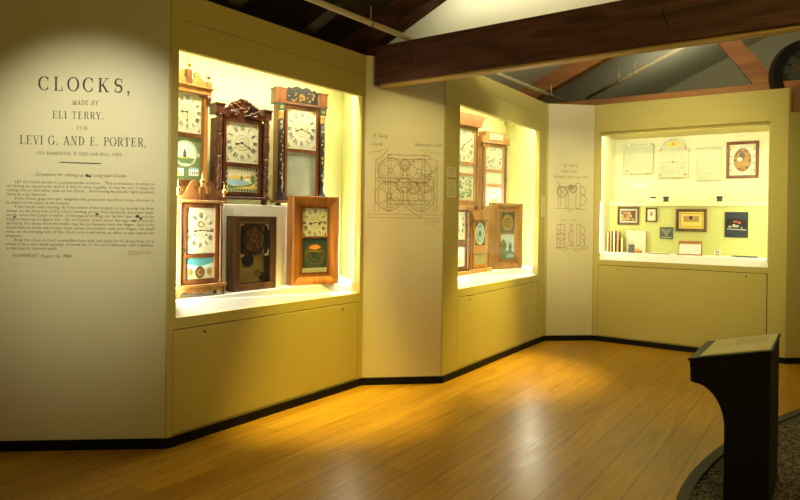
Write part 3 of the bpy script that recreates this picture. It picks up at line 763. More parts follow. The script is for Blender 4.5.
# ---- stencilled column and splat clock
t = clock_at(1, (-.849, 5.151), 38, 1.59, 'stencilled_column_clock', 'tall brown clock with black gilt-stencilled columns, mirror panel and scalloped black splat')
m = M('mahog2'); carcass(m, .44, .03, .86, .112, .03); m.build('case', t)
m = M('mahog2'); m.bev(-.245, .245, -.004, .118, .865, .883, .003); m.build('cornice', t)
m = M('mahog2'); m.bev(-.245, .245, -.004, .118, .03, .05, .003); m.build('base_moulding', t)
for sx in (-1, 1):
    m = M('mahog2'); m.bev(sx*.2-.045, sx*.2+.045, .0, .115, .883, .985, .004); m.use('mahog2').bev(sx*.2-.05, sx*.2+.05, -.005, .118, .985, .998, .002); m.build('corner_block', t)
    m = M('dkgreen'); m.bev(sx*.2-.034, sx*.2+.034, -.002, .03, .80, .865, .003); m.use('gold'); m.disc(sx*.2, .832, .02, .014, -.003, 8); m.build('capital_block', t)
    m = M('black'); m.bev(sx*.2-.034, sx*.2+.034, -.002, .03, .05, .115, .003); m.build('plinth_block', t)
    m = M('black'); m.lathe(sx*.2, .012, [(.026, .115), (.026, .125), (.018, .135), (.024, .16), (.024, .60), (.021, .73)], 16)
    m.use('gold'); m.lathe(sx*.2, .012, [(.022, .725), (.027, .735), (.022, .745), (.024, .775), (.027, .79), (.024, .80)], 16)
    for i in range(15):
        zz = .16+i*.038; a = -PI/2+.5*math.sin(i*1.7)
        m.ball(sx*.2+.0215*math.cos(a), .012+.0215*math.sin(a), zz, .0085, 6, 1.7)
    m.build('column', t)
    m = M('black'); m.lathe(sx*.2, .04, [(.012, 0), (.022, .006), (.022, .02), (.012, .03)], 12); m.build('foot', t)
sp = [(-.15, .883), (-.15, .965), (-.125, .985), (-.095, .975), (-.075, .992), (-.04, 1.0), (0, .985), (.04, 1.0), (.075, .992), (.095, .975), (.125, .985), (.15, .965), (.15, .883)]
m = M('black'); m.prism([(a, b+.03 if b > .9 else b) for a, b in sp], .02, .034); m.use('gold')
for i in range(30):
    a = random.uniform(-.13, .13); b = random.uniform(.90, .985); m.disc(a, b, .008, .005, .0192-.00001*i, 7)
m.ring(0, .94, .02, .026, .019); m.build('splat', t)
m = M('mahog2'); m.frame(-.16, .16, .06, .86, .02, .008, .032); m.box(-.145, .145, .008, .032, .462, .488); m.build('door', t)
d = dial(t, 0, .664, .284, .345, .02, 'cream', 8.35, 18, 'gold'); keyholes(d, 0, .665, .055, .02)
M('mirror').box(-.141, .141, .020, .024, .08, .462).build('mirror_panel', t)

# ---- carved column clock
t = clock_at(1, (-1.234, 4.688), 44, 1.59, 'carved_column_clock', 'dark red mahogany clock with twisted carved columns, carved crest and lake scene tablet')
m = M('mahog'); carcass(m, .44, .045, .66, .115, .03); m.build('case', t)
m = M('mahog'); m.frame(-.165, .165, .075, .665, .024, .008, .032); m.box(-.15, .15, .008, .032, .295, .325); m.build('door', t)
d = dial(t, 0, .484, .284, .315, .02, 'cream', 8.55, 20, 'tan'); keyholes(d, 0, .44, .065, .02)
scene(t, -.139, .139, .10, .293, .020, 'lake')
for sx in (-1, 1):
    prof = [(.026, .05), (.026, .075), (.018, .082), (.024, .095), (.018, .105)]
    m = M('mahog'); m.lathe(sx*.205, .004, prof, 14)
    m.lathe(sx*.205, .004, [(.021+.003*math.sin(PI*i/16), .105+.20*i/16) for i in range(17)], 18, tw=90, amp=.16)
    m.lathe(sx*.205, .004, [(.018, .305), (.027, .315), (.020, .325), (.027, .337), (.020, .350), (.024, .37)], 14)
    m.lathe(sx*.205, .004, [(.022+.004*math.sin(PI*i/12), .37+.17*i/12) for i in range(13)], 18, tw=-60, amp=.10)
    m.lathe(sx*.205, .004, [(.018, .54), (.027, .55), (.019, .565), (.022, .60), (.027, .65), (.019, .665), (.027, .675), (.027, .685)], 14)
    m.build('carved_column', t)
    m = M('mahog'); m.bev(sx*.205-.034, sx*.205+.034, -.022, .10, .685, .75, .003); m.bev(sx*.205-.04, sx*.205+.04, -.028, .105, .75, .766, .003); m.build('corner_block', t)
    m = M('mahog'); m.lathe(sx*.2, .02, [(.012, 0), (.024, .012), (.026, .03), (.016, .045)], 14); m.build('foot', t)
m = M('mahog'); m.bev(-.235, .235, -.02, .118, .04, .06, .003); m.build('base_moulding', t)
m = M('mahog'); m.prism([(-.17, .66), (.17, .66), (.165, .72), (.13, .745), (.10, .79), (.05, .81), (0, .83), (-.05, .81), (-.10, .79), (-.13, .745), (-.165, .72)], .012, .03)
rr = random.Random(3)
for i in range(64):
    a = rr.uniform(-1, 1); x = .165*a; top = .83-.10*abs(a)**1.3; z = rr.uniform(.69, top)
    m.ball(x, .010, z, rr.uniform(.009, .018), 6, rr.uniform(.6, 1.2))
for s in (-1, 1):
    for r in (.03, .018): m.ring(s*.145, .70, r-.008, r, .0, .014, n=20)
m.build('carved_crest', t)

# ---- tall honey coloured clock
t = clock_at(1, (-1.544, 4.338), 52.7, 1.59, 'pediment_clock', 'honey-coloured tall clock with broken pediment and oval landscape tablet')
m = M('oak'); carcass(m, .34, .02, .80, .11, .02); m.build('case', t)
m = M('oak'); m.bev(-.185, .185, -.012, .115, 0, .03, .003); m.build('base_moulding', t)
m = M('mahog2'); m.frame(-.135, .135, .12, .82, .018, .004, .022); m.box(-.12, .12, .004, .022, .478, .502); m.build('door', t)
m = M('oak'); m.bev(-.17, -.135, .002, .022, .03, .80); m.bev(.135, .17, .002, .022, .03, .80); m.build('stile', t)
m = M('oak'); m.bev(-.185, .185, -.012, .115, .80, .83, .003); m.bev(-.2, .2, -.025, .118, .845, .862, .003); m.bev(-.19, .19, -.016, .115, .83, .845, .001); m.build('cornice', t)
dial(t, 0, .66, .24, .30, .014, 'cream', 8.95, 30, 'gold')
scene(t, -.118, .118, .17, .476, .014, 'oval')
m = M('mahog2'); m.box(-.116, .116, .012, .02, .135, .165); m.build('lower_rail', t)
for sx in (-1, 1):
    m = M('oak'); m.prism([(sx*a, b) for a, b in [(.19, .862), (.19, .885), (.16, .885), (.12, .90), (.085, .935), (.062, .96), (.045, .955), (.04, .93), (.05, .915), (.03, .90), (.02, .862)]], -.01, .012); m.build('scroll', t)
    m = M('oak'); m.bev(sx*.165-.022, sx*.165+.022, -.018, .03, .862, .905, .003); m.build('finial_block', t)
    m = M('mahog2'); m.lathe(sx*.165, -.008, [(.004, .72), (.012, .74), (.018, .77), (.02, .80)], 12); m.build('corbel', t)
    finial(t, sx*.165, .004, .905, 1.0)
m = M('mahog2'); m.bev(-.022, .022, -.014, .03, .862, .965, .003); m.build('finial_block', t)
finial(t, 0, .004, .965, 1.05)

# ------------------------------------------------------------------ middle case clocks
t = clock_at(3, (.692, 6.534), 46, 1.59, 'cornice_clock', 'tall golden-brown clock with wide flaring cornice and leafy green tablet')
m = M('gwood'); carcass(m, .50, 0, .98, .12, .02); m.build('case', t)
m = M('crown'); m.prism([(-.25, .93), (.25, .93), (.29, 1.0), (.33, 1.045), (.33, 1.065), (-.33, 1.065), (-.33, 1.045), (-.29, 1.0)], -.03, .12); m.build('cornice', t)
m = M('gwood'); m.frame(-.20, .20, .10, .93, .024, .004, .022); m.box(-.18, .18, .004, .022, .505, .53); m.box(-.18, .18, .004, .022, .39, .415); m.build('door', t)
dial(t, 0, .72, .35, .36, .014, 'pale', 7.2, 10, 'gold'); M('pale').box(-.175, .175, .014, .018, .415, .505).build('blank_tablet', t)
scene(t, -.175, .175, .125, .39, .014, 'leafgreen')
for sx in (-1, 1):
    m = M('mahog2'); m.lathe(sx*.225, .01, [(.02, .03), (.02, .06), (.014, .08), (.018, .12), (.015, .5), (.02, .52), (.015, .55), (.017, .8), (.014, .86), (.02, .88), (.02, .92)], 12); m.build('column', t)

t = clock_at(3, (1.115, 7.126), 38, 1.59, 'column_shelf_clock', 'light golden clock with flat box top, white panel and sky-blue tablet')
m = M('gwood'); carcass(m, .42, 0, .81, .12, .02); m.build('case', t)
m = M('gwood'); m.bev(-.24, .24, -.02, .12, .81, .83); m.bev(-.235, -.16, -.015, .11, .83, .89); m.bev(.16, .235, -.015, .11, .83, .89); m.bev(-.17, .17, -.01, .11, .83, .95, .004); m.build('cornice', t)
M('mirror').box(-.12, .12, -.013, -.009, .85, .93).build('splat_mirror', t)
m = M('gwood'); m.frame(-.165, .165, .05, .80, .022, .004, .022); m.box(-.15, .15, .004, .022, .478, .505); m.box(-.15, .15, .004, .022, .30, .33); m.build('door', t)
dial(t, 0, .64, .285, .27, .014, 'pale', 7.1, 40, 'gold'); M('pale').box(-.143, .143, .014, .018, .33, .478).build('blank_tablet', t)
scene(t, -.143, .143, .072, .30, .014, 'bird')
for sx in (-1, 1):
    m = M('mahog2'); m.lathe(sx*.195, .008, [(.018, .03), (.018, .06), (.013, .08), (.016, .12), (.013, .36), (.02, .38), (.014, .41), (.015, .7), (.012, .74), (.02, .76), (.02, .80)], 12); m.build('column', t)

t = clock_at(3, (.578, 5.954), 54.9, .935, 'shelf_clock', 'brown shelf clock with two pale panels, cut off by the middle case edge')
m = M('walnut'); carcass(m, .46, 0, .66, .12, .02); m.build('case', t)
m = M('gwood'); m.bev(-.26, .26, -.02, .12, .66, .70, .004); m.build('cornice', t)
m = M('gwood'); m.bev(-.26, .26, -.02, .12, 0, .04, .004); m.build('base_moulding', t)
m = M('walnut'); m.frame(-.18, .18, .06, .67, .03, .004, .022); m.box(-.16, .16, .004, .022, .29, .35); m.build('door', t)
dial(t, 0, .51, .30, .30, .014, 'pale', 9.5, 25, None); scene(t, -.15, .15, .09, .29, .014, 'bird')
for sx in (-1, 1):
    m = M('walnut'); m.lathe(sx*.212, .006, [(.016, .04), (.018, .08), (.013, .1), (.014, .6), (.018, .62), (.018, .66)], 12); m.build('column', t)

t = clock_at(3, (.863, 6.40), 53, .935, 'flared_top_clock', 'narrow golden clock with flared top and blue oval dial, lower middle of the middle case')
m = M('gwood'); carcass(m, .36, .04, .58, .11, .02); m.build('case', t)
m = M('gwood'); m.prism([(-.18, .56), (.18, .56), (.20, .60), (.235, .64), (.235, .655), (-.235, .655), (-.235, .64), (-.20, .60)], -.02, .11); m.build('cornice', t)
m = M('oak'); m.bev(-.21, .21, -.025, .12, 0, .045, .004); m.build('base_moulding', t)
m = M('oak'); m.frame(-.15, .15, .055, .57, .036, .004, .022); m.box(-.12, .12, .004, .022, .205, .29); m.build('door', t)
tb = M('dkgreen').box(-.116, .116, .014, .018, .29, .536).build('dial_glass', t)
m = M('lake'); m.disc(0, .413, .095, .112, .0132, 30); m.use('white').ring(0, .413, .092, .10, .0128, asp=1.15); m.use('grey').disc(0, .413, .03, .035, .0126)
m.use('numeral'); numerals(m, 0, .413, .07, .026, .0124, 1.15); m.build('oval_dial', tb)
M('mirror').box(-.116, .116, .014, .018, .09, .205).build('mirror_panel', t)

t, x, z0, zs, dw, d = ogee(3, (1.27, 6.962), 38, .935, .455, .76, .12, 'gwood', 'golden-brown ogee clock with gilt dial and green landscape tablet', None, 'cream', 'dkgreen')
m = M('gold'); m.ring(0, (zs+.76-.455*.195-.012)/2, .05, .098, .0335); m.ring(0, (zs+.76-.455*.195-.012)/2, .012, .035, .0335); m.build('gilt_chapter_ring', d)
scene(t, -dw/2, dw/2, z0+.012, zs-.008, .036, 'castle')

# ------------------------------------------------------------------ right case contents
UB, LB = .75, .50
def wall_item(name, label, cat, u0, u1, z0, z1, back, group):
    return thing(name, label, cat, W(5, (u0+u1)/2, back, z0), ANG[5], group), (u1-u0)/2, z1-z0
def spot_ring(m, cx, cz, r, n, y, sz, mats):
    for i in range(n):
        a = 2*PI*i/n; m.use(mats[i % len(mats)]); m.disc(cx+r*math.cos(a), cz+r*math.sin(a), sz, sz, y, 8)
G1 = 'loose clock dials on the upper back wall'
t, hw, h = wall_item('dial_plate', 'plain square cream dial plate, leftmost in the right case', 'dial', .174, .545, 2.135, 2.52, UB, G1)
m = M('pale'); m.bev(-hw, hw, -.035, -.022, 0, h, .003); m.use('tan')
for i in range(6): m.disc(-hw+.02+.008*i, .03+.01*(i % 3), .008, .006, -.0355, 7)
m.use('numeral').disc(0, h*.52, .005, .005, -.0356, 10); m.build('plate', t)
for sx in (-1, 1):
    for z in (.0, h):
        m = M('brass'); m.box(sx*hw*.65-.008, sx*hw*.65+.008, -.04, 0, z-.006, z+.006); m.build('hanging_clip', t)
t, hw, h = wall_item('arched_dial', 'arched cream dial painted with red flowers, beside the plain square plate', 'dial', .605, .965, 2.075, 2.575, UB, G1)
ar = [(-hw, 0), (hw, 0), (hw, h*.72)]+[(hw*.82*math.cos(a), h*.72+h*.28*math.sin(a)) for a in [PI*i/14 for i in range(15)]]+[(-hw, h*.72)]
m = M('pale'); m.prism(ar, -.035, -.022)
m.use('yel').disc(0, h*.86, hw*.5, h*.08, -.0355); m.use('orange').disc(0, h*.86, .022, .022, -.036, 12)
m.use('orange').rib([(-hw*.5, h*.40), (hw*.4, h*.40)], .008, -.0356)
for (x, z, q, c) in ((-.8, .72, .012, 'red'), (.8, .74, .011, 'red'), (-.85, .08, .012, 'red'), (.8, .08, .014, 'red'), (-.3, .88, .01, 'yel'), (.35, .90, .01, 'orange'), (.1, .96, .008, 'tan'), (-.15, .95, .008, 'tan')):
    m.use(c).disc(hw*x, h*z, q, q, -.036, 10)
m.use('numeral').disc(0, h*.40, .010, .010, -.0365, 12); m.disc(0, h*.55, .005, .005, -.0365, 8)
m.build('plate', t)
m = M('soft'); numerals(m, 0, h*.38, hw*.72, hw*.2, -.0358); m.build('numerals', t)
t, hw, h = wall_item('square_dial', 'very pale square cream dial, between the arched dial and brown-framed tablet', 'dial', 1.055, 1.335, 2.03, 2.44, UB, G1)
m = M('pale'); m.bev(-hw, hw, -.03, -.02, 0, h, .003); m.use('sky').ring(0, h*.52, hw*.66, hw*.72, -.0305); m.use('soft').ring(0, h*.52, hw*.85, hw*.87, -.0305)
m.build('plate', t); m = M('soft'); numerals(m, 0, h*.52, hw*.55, hw*.16, -.0306); m.build('numerals', t)
def framed(name, label, u0, u1, z0, z1, back, fw, fm, inner, group):
    t, hw, h = wall_item(name, label, 'framed picture', u0, u1, z0, z1, back, group)
    m = M(fm); m.mitre(-hw, hw, 0, h, [(0, 0), (0, -.02), (fw*.3, -.028), (fw*.8, -.022), (fw, -.012), (fw, -.004)]); m.build('frame', t)
    m = M('paper'); inner(m, hw-fw, fw, h-fw, -.008); m.build('painted_tablet', t)
    return t
def in_dark_oval(m, w, z0, z1, y):
    cz = (z0+z1)/2; h = z1-z0
    m.use('cream').box(-w, w, y, -.001, z0, z1); m.use('walnut').disc(0, cz, w*.68, h*.38, y-.001, 32); m.use('gold').ring(0, cz, w*.60, w*.64, y-.0014, asp=h*.38/(w*.68))
    m.use('gold').disc(0, cz, w*.5, h*.28, y-.0016); m.use('walnut').disc(-w*.02, cz+h*.13, w*.22, h*.13, y-.002); m.use('tan').flat([(-w*.5, cz-h*.06), (w*.5, cz-h*.06), (w*.35, cz-h*.2), (-w*.35, cz-h*.2)], y-.0022)
    m.use('cream').disc(-w*.2, cz+h*.02, w*.2, h*.07, y-.0024)
    rr = random.Random(5)
    m.use('orange')
    for i in range(16): a = rr.uniform(0, 2*PI); m.disc(w*.55*math.cos(a), cz+h*.31*math.sin(a), .009, .009, y-.0026, 7)
    for sx in (-1, 1):
        for sz in (-1, 1):
            m.use('yel').disc(sx*w*.75, cz+sz*h*.42, .018, .015, y-.001, 10); m.use('green').disc(sx*w*.9, cz+sz*h*.34, .01, .012, y-.0012, 8); m.disc(sx*w*.88, cz+sz*h*.12, .009, .011, y-.0012, 8)
framed('framed_dial_glass', 'brown-framed glass tablet with a dark gilt oval, upper right of the right case', 1.39, 1.735, 2.05, 2.495, UB, .034, 'mahog2', in_dark_oval, 'framed pieces in the right case')
t, hw, h = wall_item('caption_card', 'long white caption card on the upper wall below the plain square dial', 'label', .258, .461, 1.965, 2.012, UB, None)
m = M('white'); m.bev(-hw, hw, -.006, 0, 0, h, .001); m.use('soft'); [m.rib([(-hw*.8, h*q), (hw*.7, h*q)], .004, -.0065) for q in (.3, .55, .8)]; m.build('card', t)
GL = 'framed pieces in the right case'
def in_orange(m, w, z0, z1, y):
    cz = (z0+z1)/2; h = z1-z0
    m.use('pale').box(-w, w, y, -.001, z0, z1); m.use('walnut').box(-w*.86, w*.86, y-.001, y, z0+h*.12, z1-h*.12)
    rr = random.Random(9)
    for i in range(34): m.use(('orange', 'green', 'yel', 'red')[i % 4]); m.disc(rr.uniform(-w*.75, w*.75), rr.uniform(z0+h*.2, z1-h*.2), .014, .010, y-.0014-.00002*i, 8)
framed('framed_tablet', 'dark-framed tablet painted with an orange and green fruit pattern, top left of the lower wall', .162, .427, 1.462, 1.692, LB, .026, 'walnut', in_orange, GL)
def in_small(m, w, z0, z1, y):
    cz = (z0+z1)/2; m.use('paper').box(-w, w, y, -.001, z0, z1); m.use('tan').disc(0, cz+.01, .018, .028, y-.001, 12); m.use('gold').disc(0, cz+.02, .008, .012, y-.0014, 8)
framed('framed_print', 'small narrow dark-framed print with a tiny brown figure, second along the lower wall', .509, .644, 1.50, 1.68, LB, .018, 'walnut', in_small, GL)
def in_gold(m, w, z0, z1, y):
    cz = (z0+z1)/2; h = z1-z0; m.use('yel').box(-w, w, y, -.001, z0, z1); m.use('gold').frame(-w*.9, w*.9, z0+h*.1, z1-h*.1, .006, y-.002, y)
    m.use('tan').box(-w*.62, w*.62, y-.002, y, cz-h*.10, cz+h*.25); m.use('black').box(-w*.14, w*.08, y-.003, y, cz+h*.05, cz+h*.24)
framed('framed_board', 'wide dark-framed gold board with a small brown rectangle, centre of the lower wall', .863, 1.214, 1.39, 1.668, LB, .036, 'walnut', in_gold, GL)
t, hw, h = wall_item('green_tile', 'small grey-green square tile with a V-shaped pattern, under the wide gold board', 'tile', .68, .834, 1.292, 1.437, LB, None)
m = M('grey'); m.bev(-hw, hw, -.018, 0, 0, h, .002); m.use('paper'); m.rib([(-hw*.7, h*.85), (0, h*.25), (hw*.7, h*.85)], .006, -.0186); m.rib([(-hw*.35, h*.85), (0, h*.5), (hw*.35, h*.85)], .006, -.0186); m.rib([(-hw*.8, h*.12), (hw*.8, h*.12)], .005, -.0186); m.build('tile_body', t)
t, hw, h = wall_item('dark_tablet', 'dark blue-grey glass tablet with a white landscape, right end of the lower wall', 'painted tablet', 1.405, 1.648, 1.33, 1.632, LB, None)
m = M('dusk'); m.bev(-hw, hw, -.018, 0, 0, h, .002); m.use('black').flat([(-hw*.9, h*.3), (hw*.9, h*.3), (hw*.9, h*.66), (hw*.7, h*.74), (-hw*.7, h*.74), (-hw*.9, h*.66)], -.0186)
m.use('soft'); m.rib([(-hw*.8, h*.33), (hw*.85, h*.30)], .012, -.0190)
for (x, z, a, b) in ((-.55, .42, .10, .04), (-.2, .46, .10, .07), (.05, .44, .12, .05), (.45, .38, .05, .03)): m.disc(hw*x, h*z, hw*a*1.6, h*b, -.0192, 8)
m.use('red'); m.disc(-hw*.1, h*.62, hw*.2, h*.03, -.0192, 10); m.disc(hw*.25, h*.58, hw*.12, h*.05, -.0194, 8)
m.build('glass_plate', t)

# on the shelf
for u, lab, kind in ((.572, 'tiny white and dark dial ornament, left of the pair on the shelf lip', 0), (.728, 'tiny dark disc ornament, right of the pair on the shelf lip', 1), (1.335, 'tiny dark metal ornament alone on the shelf below the pale dial', 1)):
    o = thing('small_ornament', lab, 'ornament', W(5, u, .60, 1.757), ANG[5], 'small ornaments on the shelf')
    m = M('white' if kind == 0 else 'dkgreen'); m.lathe(0, 0, [(.030, 0), (.034, .012), (.028, .03), (.034, .05)], 16); m.build('cup', o)
    m = M('black'); m.lathe(0, 0, [(.036, .05), (.037, .06), (.028, .068)], 16); m.build('lid', o)

# on the deck
DZ = 1.105
for i, u in enumerate((.085, .125, .165, .212, .262)):
    o = thing('pamphlet', ['leftmost thin cream pamphlet standing upright at the left of the deck', 'second upright cream pamphlet from the left on the deck', 'third upright cream pamphlet, middle of the five', 'fourth upright cream pamphlet from the left', 'fifth upright pamphlet, next to the cream folder'][i],
              'pamphlet', W(5, u, .30, DZ), ANG[5]+R(-3+2*i), 'upright pamphlets on the deck')
    hgt = [.255, .27, .275, .268, .19][i]
    m = M('paper'); m.box(-.009, .009, 0, .14, .002, hgt-.004); m.build('pages', o)
    m = M('tan'); m.box(-.012, -.009, -.002, .144, 0, hgt); m.box(.009, .012, -.002, .144, 0, hgt); m.box(-.009, .009, -.004, 0, 0, hgt) if i % 2 else None; m.build('cover', o)
o = thing('cream_folder', 'wide cream paper folder standing behind the pamphlets', 'folder', W(5, .40, .45, DZ), ANG[5])
m = M('paper'); m.prism([(-.12, 0), (.12, 0), (.12, .26), (.10, .275), (-.11, .285), (-.12, .27)], 0, .008); m.build('front_sheet', o)
m = M('tan'); m.prism([(-.115, 0), (.128, 0), (.128, .272), (-.10, .29)], .010, .014); m.build('back_sheet', o)
o = tag(M('grey').bev(-.032, .032, -.02, .02, 0, .105, .002).build('grey_block', loc=W(5, .375, .33, DZ), rot=ANG[5]), 'small upright grey block in front of the cream folder', 'block')
o = thing('wooden_fragment', 'little orange wooden movement piece beside the grey block', 'wooden part', W(5, .455, .32, DZ), ANG[5])
m = M('oak'); m.bev(-.04, .04, -.02, .03, 0, .03, .002); m.build('base_block', o); m = M('orange'); m.bev(-.035, .01, -.015, .02, .03, .052, .002); m.build('upper_block', o)
o = thing('measuring_stick', 'short cream and brown stick lying flat on the deck near the middle', 'stick', W(5, .71, .31, DZ), ANG[5])
m = M('tan'); m.bev(-.12, .12, -.012, .012, 0, .012, .002); m.build('stick_body', o); m = M('white'); m.box(-.10, .10, -.008, .008, .012, .020); m.build('scale_strip', o)
o = thing('open_booklet', 'open cream booklet propped on a thin wooden ledge, centre of the deck', 'booklet', W(5, 1.05, .34, DZ), ANG[5])
m = M('oak'); m.box(-.14, .14, -.05, .0, 0, .014); m.box(-.13, .13, .02, .026, .01, .17); m.build('wooden_stand', o)
tilt = Matrix.Translation((0, -.028, .014)) @ Matrix.Rotation(R(-22), 4, 'X')
m = M('white'); m.box(-.118, -.002, 0, .006, 0, .135); m.box(.002, .118, 0, .006, 0, .135); m.use('soft')
for i in range(8):
    for s in (-1, 1): m.rib([(s*.06-.045, .12-i*.014), (s*.06+.042, .12-i*.014)], .003, -.0006)
m.build('pages', o, xf=tilt)
o = thing('small_framed_card', 'tiny white square frame standing on the deck right of the booklet', 'framed card', W(5, 1.345, .32, DZ), ANG[5])
m = M('white'); m.frame(-.03, .03, .0, .075, .010, -.006, .004); m.build('frame', o); m = M('tan'); m.box(-.021, .021, 0, .004, .009, .066); m.use('paper').disc(0, .035, .012, .014, -.0008, 12); m.build('picture', o)
o = thing('grey_rule', 'long grey metal rule lying at the right end of the deck', 'ruler', W(5, 1.63, .30, DZ), ANG[5]+R(4))
m = M('grey'); m.bev(-.13, .13, -.014, .014, 0, .018, .003); m.build('rule_body', o); m = M('metal'); m.bev(-.125, -.09, -.016, .016, 0, .024, .002); m.build('slider', o)

# ------------------------------------------------------------------ roof timbers, pipes, ceiling
BA = (-.25, 5.35); BANG = R(-34.6)
HEEL = 3.07; SL = .45
def truss(name, label, s0, s1, base, ang, cm, group, z0, z1, thick, extra=None):
    t = thing(name, label, 'roof truss', (base[0], base[1], 0), ang, group)
    m = M(cm); m.bev(s0, s1, 0, thick, z0, z1, .006); m.build('bottom_chord', t)
    return t
v = (math.cos(BANG), math.sin(BANG))
t = thing('roof_truss', 'near dark red timber roof truss whose thick tie beam crosses in front of the walls', 'roof truss', (BA[0], BA[1], 0), BANG, 'timber roof trusses')
m = M('beam'); m.bev(0, 6.5, 0, .15, 2.69, 3.03, .006); m.build('tie_beam', t)
for (x, z, w_, h_) in ((.40, 2.87, .035, .09), (1.2, 2.88, .045, .07), (2.42, 2.86, .05, .09), (3.0, 2.93, .02, .02), (2.75, 2.90, .02, .02)):
    m = M('black'); m.rib([(x-w_*.3, z+h_), (x-w_*.5, z+h_*.3), (x-w_*.1, z-h_*.2), (x+w_*.5, z-h_)], [.002, .012, .014, .003], -.001); m.build('timber_check', t)
m = M('black'); m.rib([(.55, 2.90), (.8, 2.905), (1.05, 2.90)], [.001, .006, .001], -.001); m.build('timber_check', t)
m = M('beam'); m.box(-.55, 0, .0, .15, 2.975, 3.03); m.build('beam_end', t)
m = M('seamstrip'); m.box(.04, 6.5, .03, .12, 2.672, 2.69); m.build('underside_strip', t)  # strip coloured yellow as the underside lit from the cases
def rafter(t, s0, s1, y0, y1, mt_, off=0, dep=.26, name='rafter'):
    m = M(mt_); f = lambda s: HEEL+SL*(s-off)
    m.prism([(s0, f(s0)), (s1, f(s1)), (s1, f(s1)+dep), (s0, f(s0)+dep)], y0, y1); m.build(name, t)
rafter(t, -.6, 4.4, .0, .15, 'beam')
m = M('beam'); m.bar((2.9, 3.03), (2.2, 3.03+1.02), .2, .01, .14); m.build('brace', t)
off2 = -1.04
t = thing('roof_truss', 'far orange-brown roof truss seen above the right display case', 'roof truss', (C[5][0], C[5][1], 0), ANG[5], 'timber roof trusses')
m = M('beam2'); m.bev(-2.2, 4.2, .12, .27, 2.70, 3.06, .006); m.build('tie_beam', t)
rafter(t, -1.7, 3.4, .12, .27, 'beam2', off2)
m = M('beam2'); m.bar((1.83, 3.04), (1.12, 4.06), .19, .13, .26); m.build('brace', t)
m = M('white'); m.box(1.99, 3.4, .14, .25, 2.685, 2.70); m.build('light_strip', t)
# ceiling: two slopes meeting at a ridge, laid out along the building axis
u_ = (-v[1], v[0])
def roof(s, q): 
    zz = max(HEEL+.26+SL*s, 3.06) if s <= 4.4 else HEEL+.26+SL*(8.8-s)
    return (BA[0]+v[0]*s+u_[0]*q, BA[1]+v[1]*s+u_[1]*q, zz)
m = M('ceil')
for a, b in ((-4.5, -.6), (-.6, 4.4), (4.4, 10)):
    m.add([roof(a, -9), roof(b, -9), roof(b, 7), roof(a, 7)], [(0, 1, 2, 3)])
    m.add([tuple(Vector(roof(*p))+Vector((0, 0, .1))) for p in ((a, -9), (b, -9), (b, 7), (a, 7))], [(0, 1, 2, 3)])
struct(m.build('ceiling'))
dn = lambda p, d: (p[0], p[1], p[2]-d)
m = M('darkbeam')  # near-black layer added just under the near bay of the ceiling
m.add([dn(roof(-.5, -9), .02), dn(roof(4.4, -9), .02), dn(roof(4.4, 0), .02), dn(roof(-.5, 0), .02)], [(0, 1, 2, 3)])
m.add([dn(roof(-.5, -9), .01), dn(roof(4.4, -9), .01), dn(roof(4.4, 0), .01), dn(roof(-.5, 0), .01)], [(0, 1, 2, 3)])
struct(m.build('ceiling_boarding'))
for i, q in enumerate((-.75, -1.5)):
    t = thing('roof_rafter', ['brown roof rafter against the dark boarding, nearer the big tie beam', 'brown roof rafter against the dark boarding, at the top edge above the left case'][i], 'rafter', (BA[0]+u_[0]*q, BA[1]+u_[1]*q, 0), BANG, 'rafters over the left case')
    rafter(t, -.5, 4.3, 0, .12, 'darkbeam', 0, .235, 'rafter_timber')
m = M('ceil'); m.add([roof(-4.5, 7)[:2]+(0,), roof(10, 7)[:2]+(0,), roof(10, 7), roof(4.4, 7), roof(-.6, 7), roof(-4.5, 7)], [(0, 1, 2, 3, 4, 5)])
struct(m.build('wall_end_gable'))
def pipe(name, label, a, b, r, hang=()):
    A, B = Vector(a), Vector(b); t = thing(name, label, 'pipe', a)
    M('pipe').tube([(0, 0, 0), tuple(B-A)], r, 12).build('pipe_run', t)
    for q in hang:
        p = (B-A)*q; M('pipe').tube([tuple(p), (p.x, p.y, p.z+.14)], .006, 6).build('hanger', t)
        M('metal').tube([tuple(p-(B-A).normalized()*.012), tuple(p+(B-A).normalized()*.012)], r*1.25, 12).build('clamp', t)
    return t
pipe('sprinkler_pipe', 'long cream pipe running from the top left and passing behind the big beam', (-1.43, 3.45, 3.10), (2.45, 8.37, 3.10), .024, (.30, .52, .86))
pipe('branch_pipe', 'thin pale pipe angled across the ceiling above the right display case', (2.62, 8.5, 3.24), (2.90, 5.74, 3.30), .021, (.35, .5))
pipe('ceiling_conduit', 'thin pale conduit high on the ceiling above the middle of the beam', roof(1.2, 1.6), roof(3.2, .9), .012)

# ------------------------------------------------------------------ big round dial over the right end wall
t = thing('tower_clock_dial', 'large grey round clock dial with thick black rim above the right wall', 'clock dial', (4.46, 6.60, 2.70), R(3))
cz = .415
m = M('black'); m.ring(0, cz, .31, .415, -.03, .05, n=56); m.build('rim', t)
m = M('grey'); m.cyl(0, cz, .335, -.005, .04, 48); m.build('dial_face', t)
m = M('black'); numerals(m, 0, cz, .265, .085, -.007); m.build('numerals', t)
for ang, l in ((-55, .22), (150, .27)):
    a = PI/2-R(ang); m = M('beam2' if ang < 0 else 'black'); m.bar((0, cz), (l*math.cos(a), cz+l*math.sin(a)), .022, -.016, -.010); m.build('hand', t)

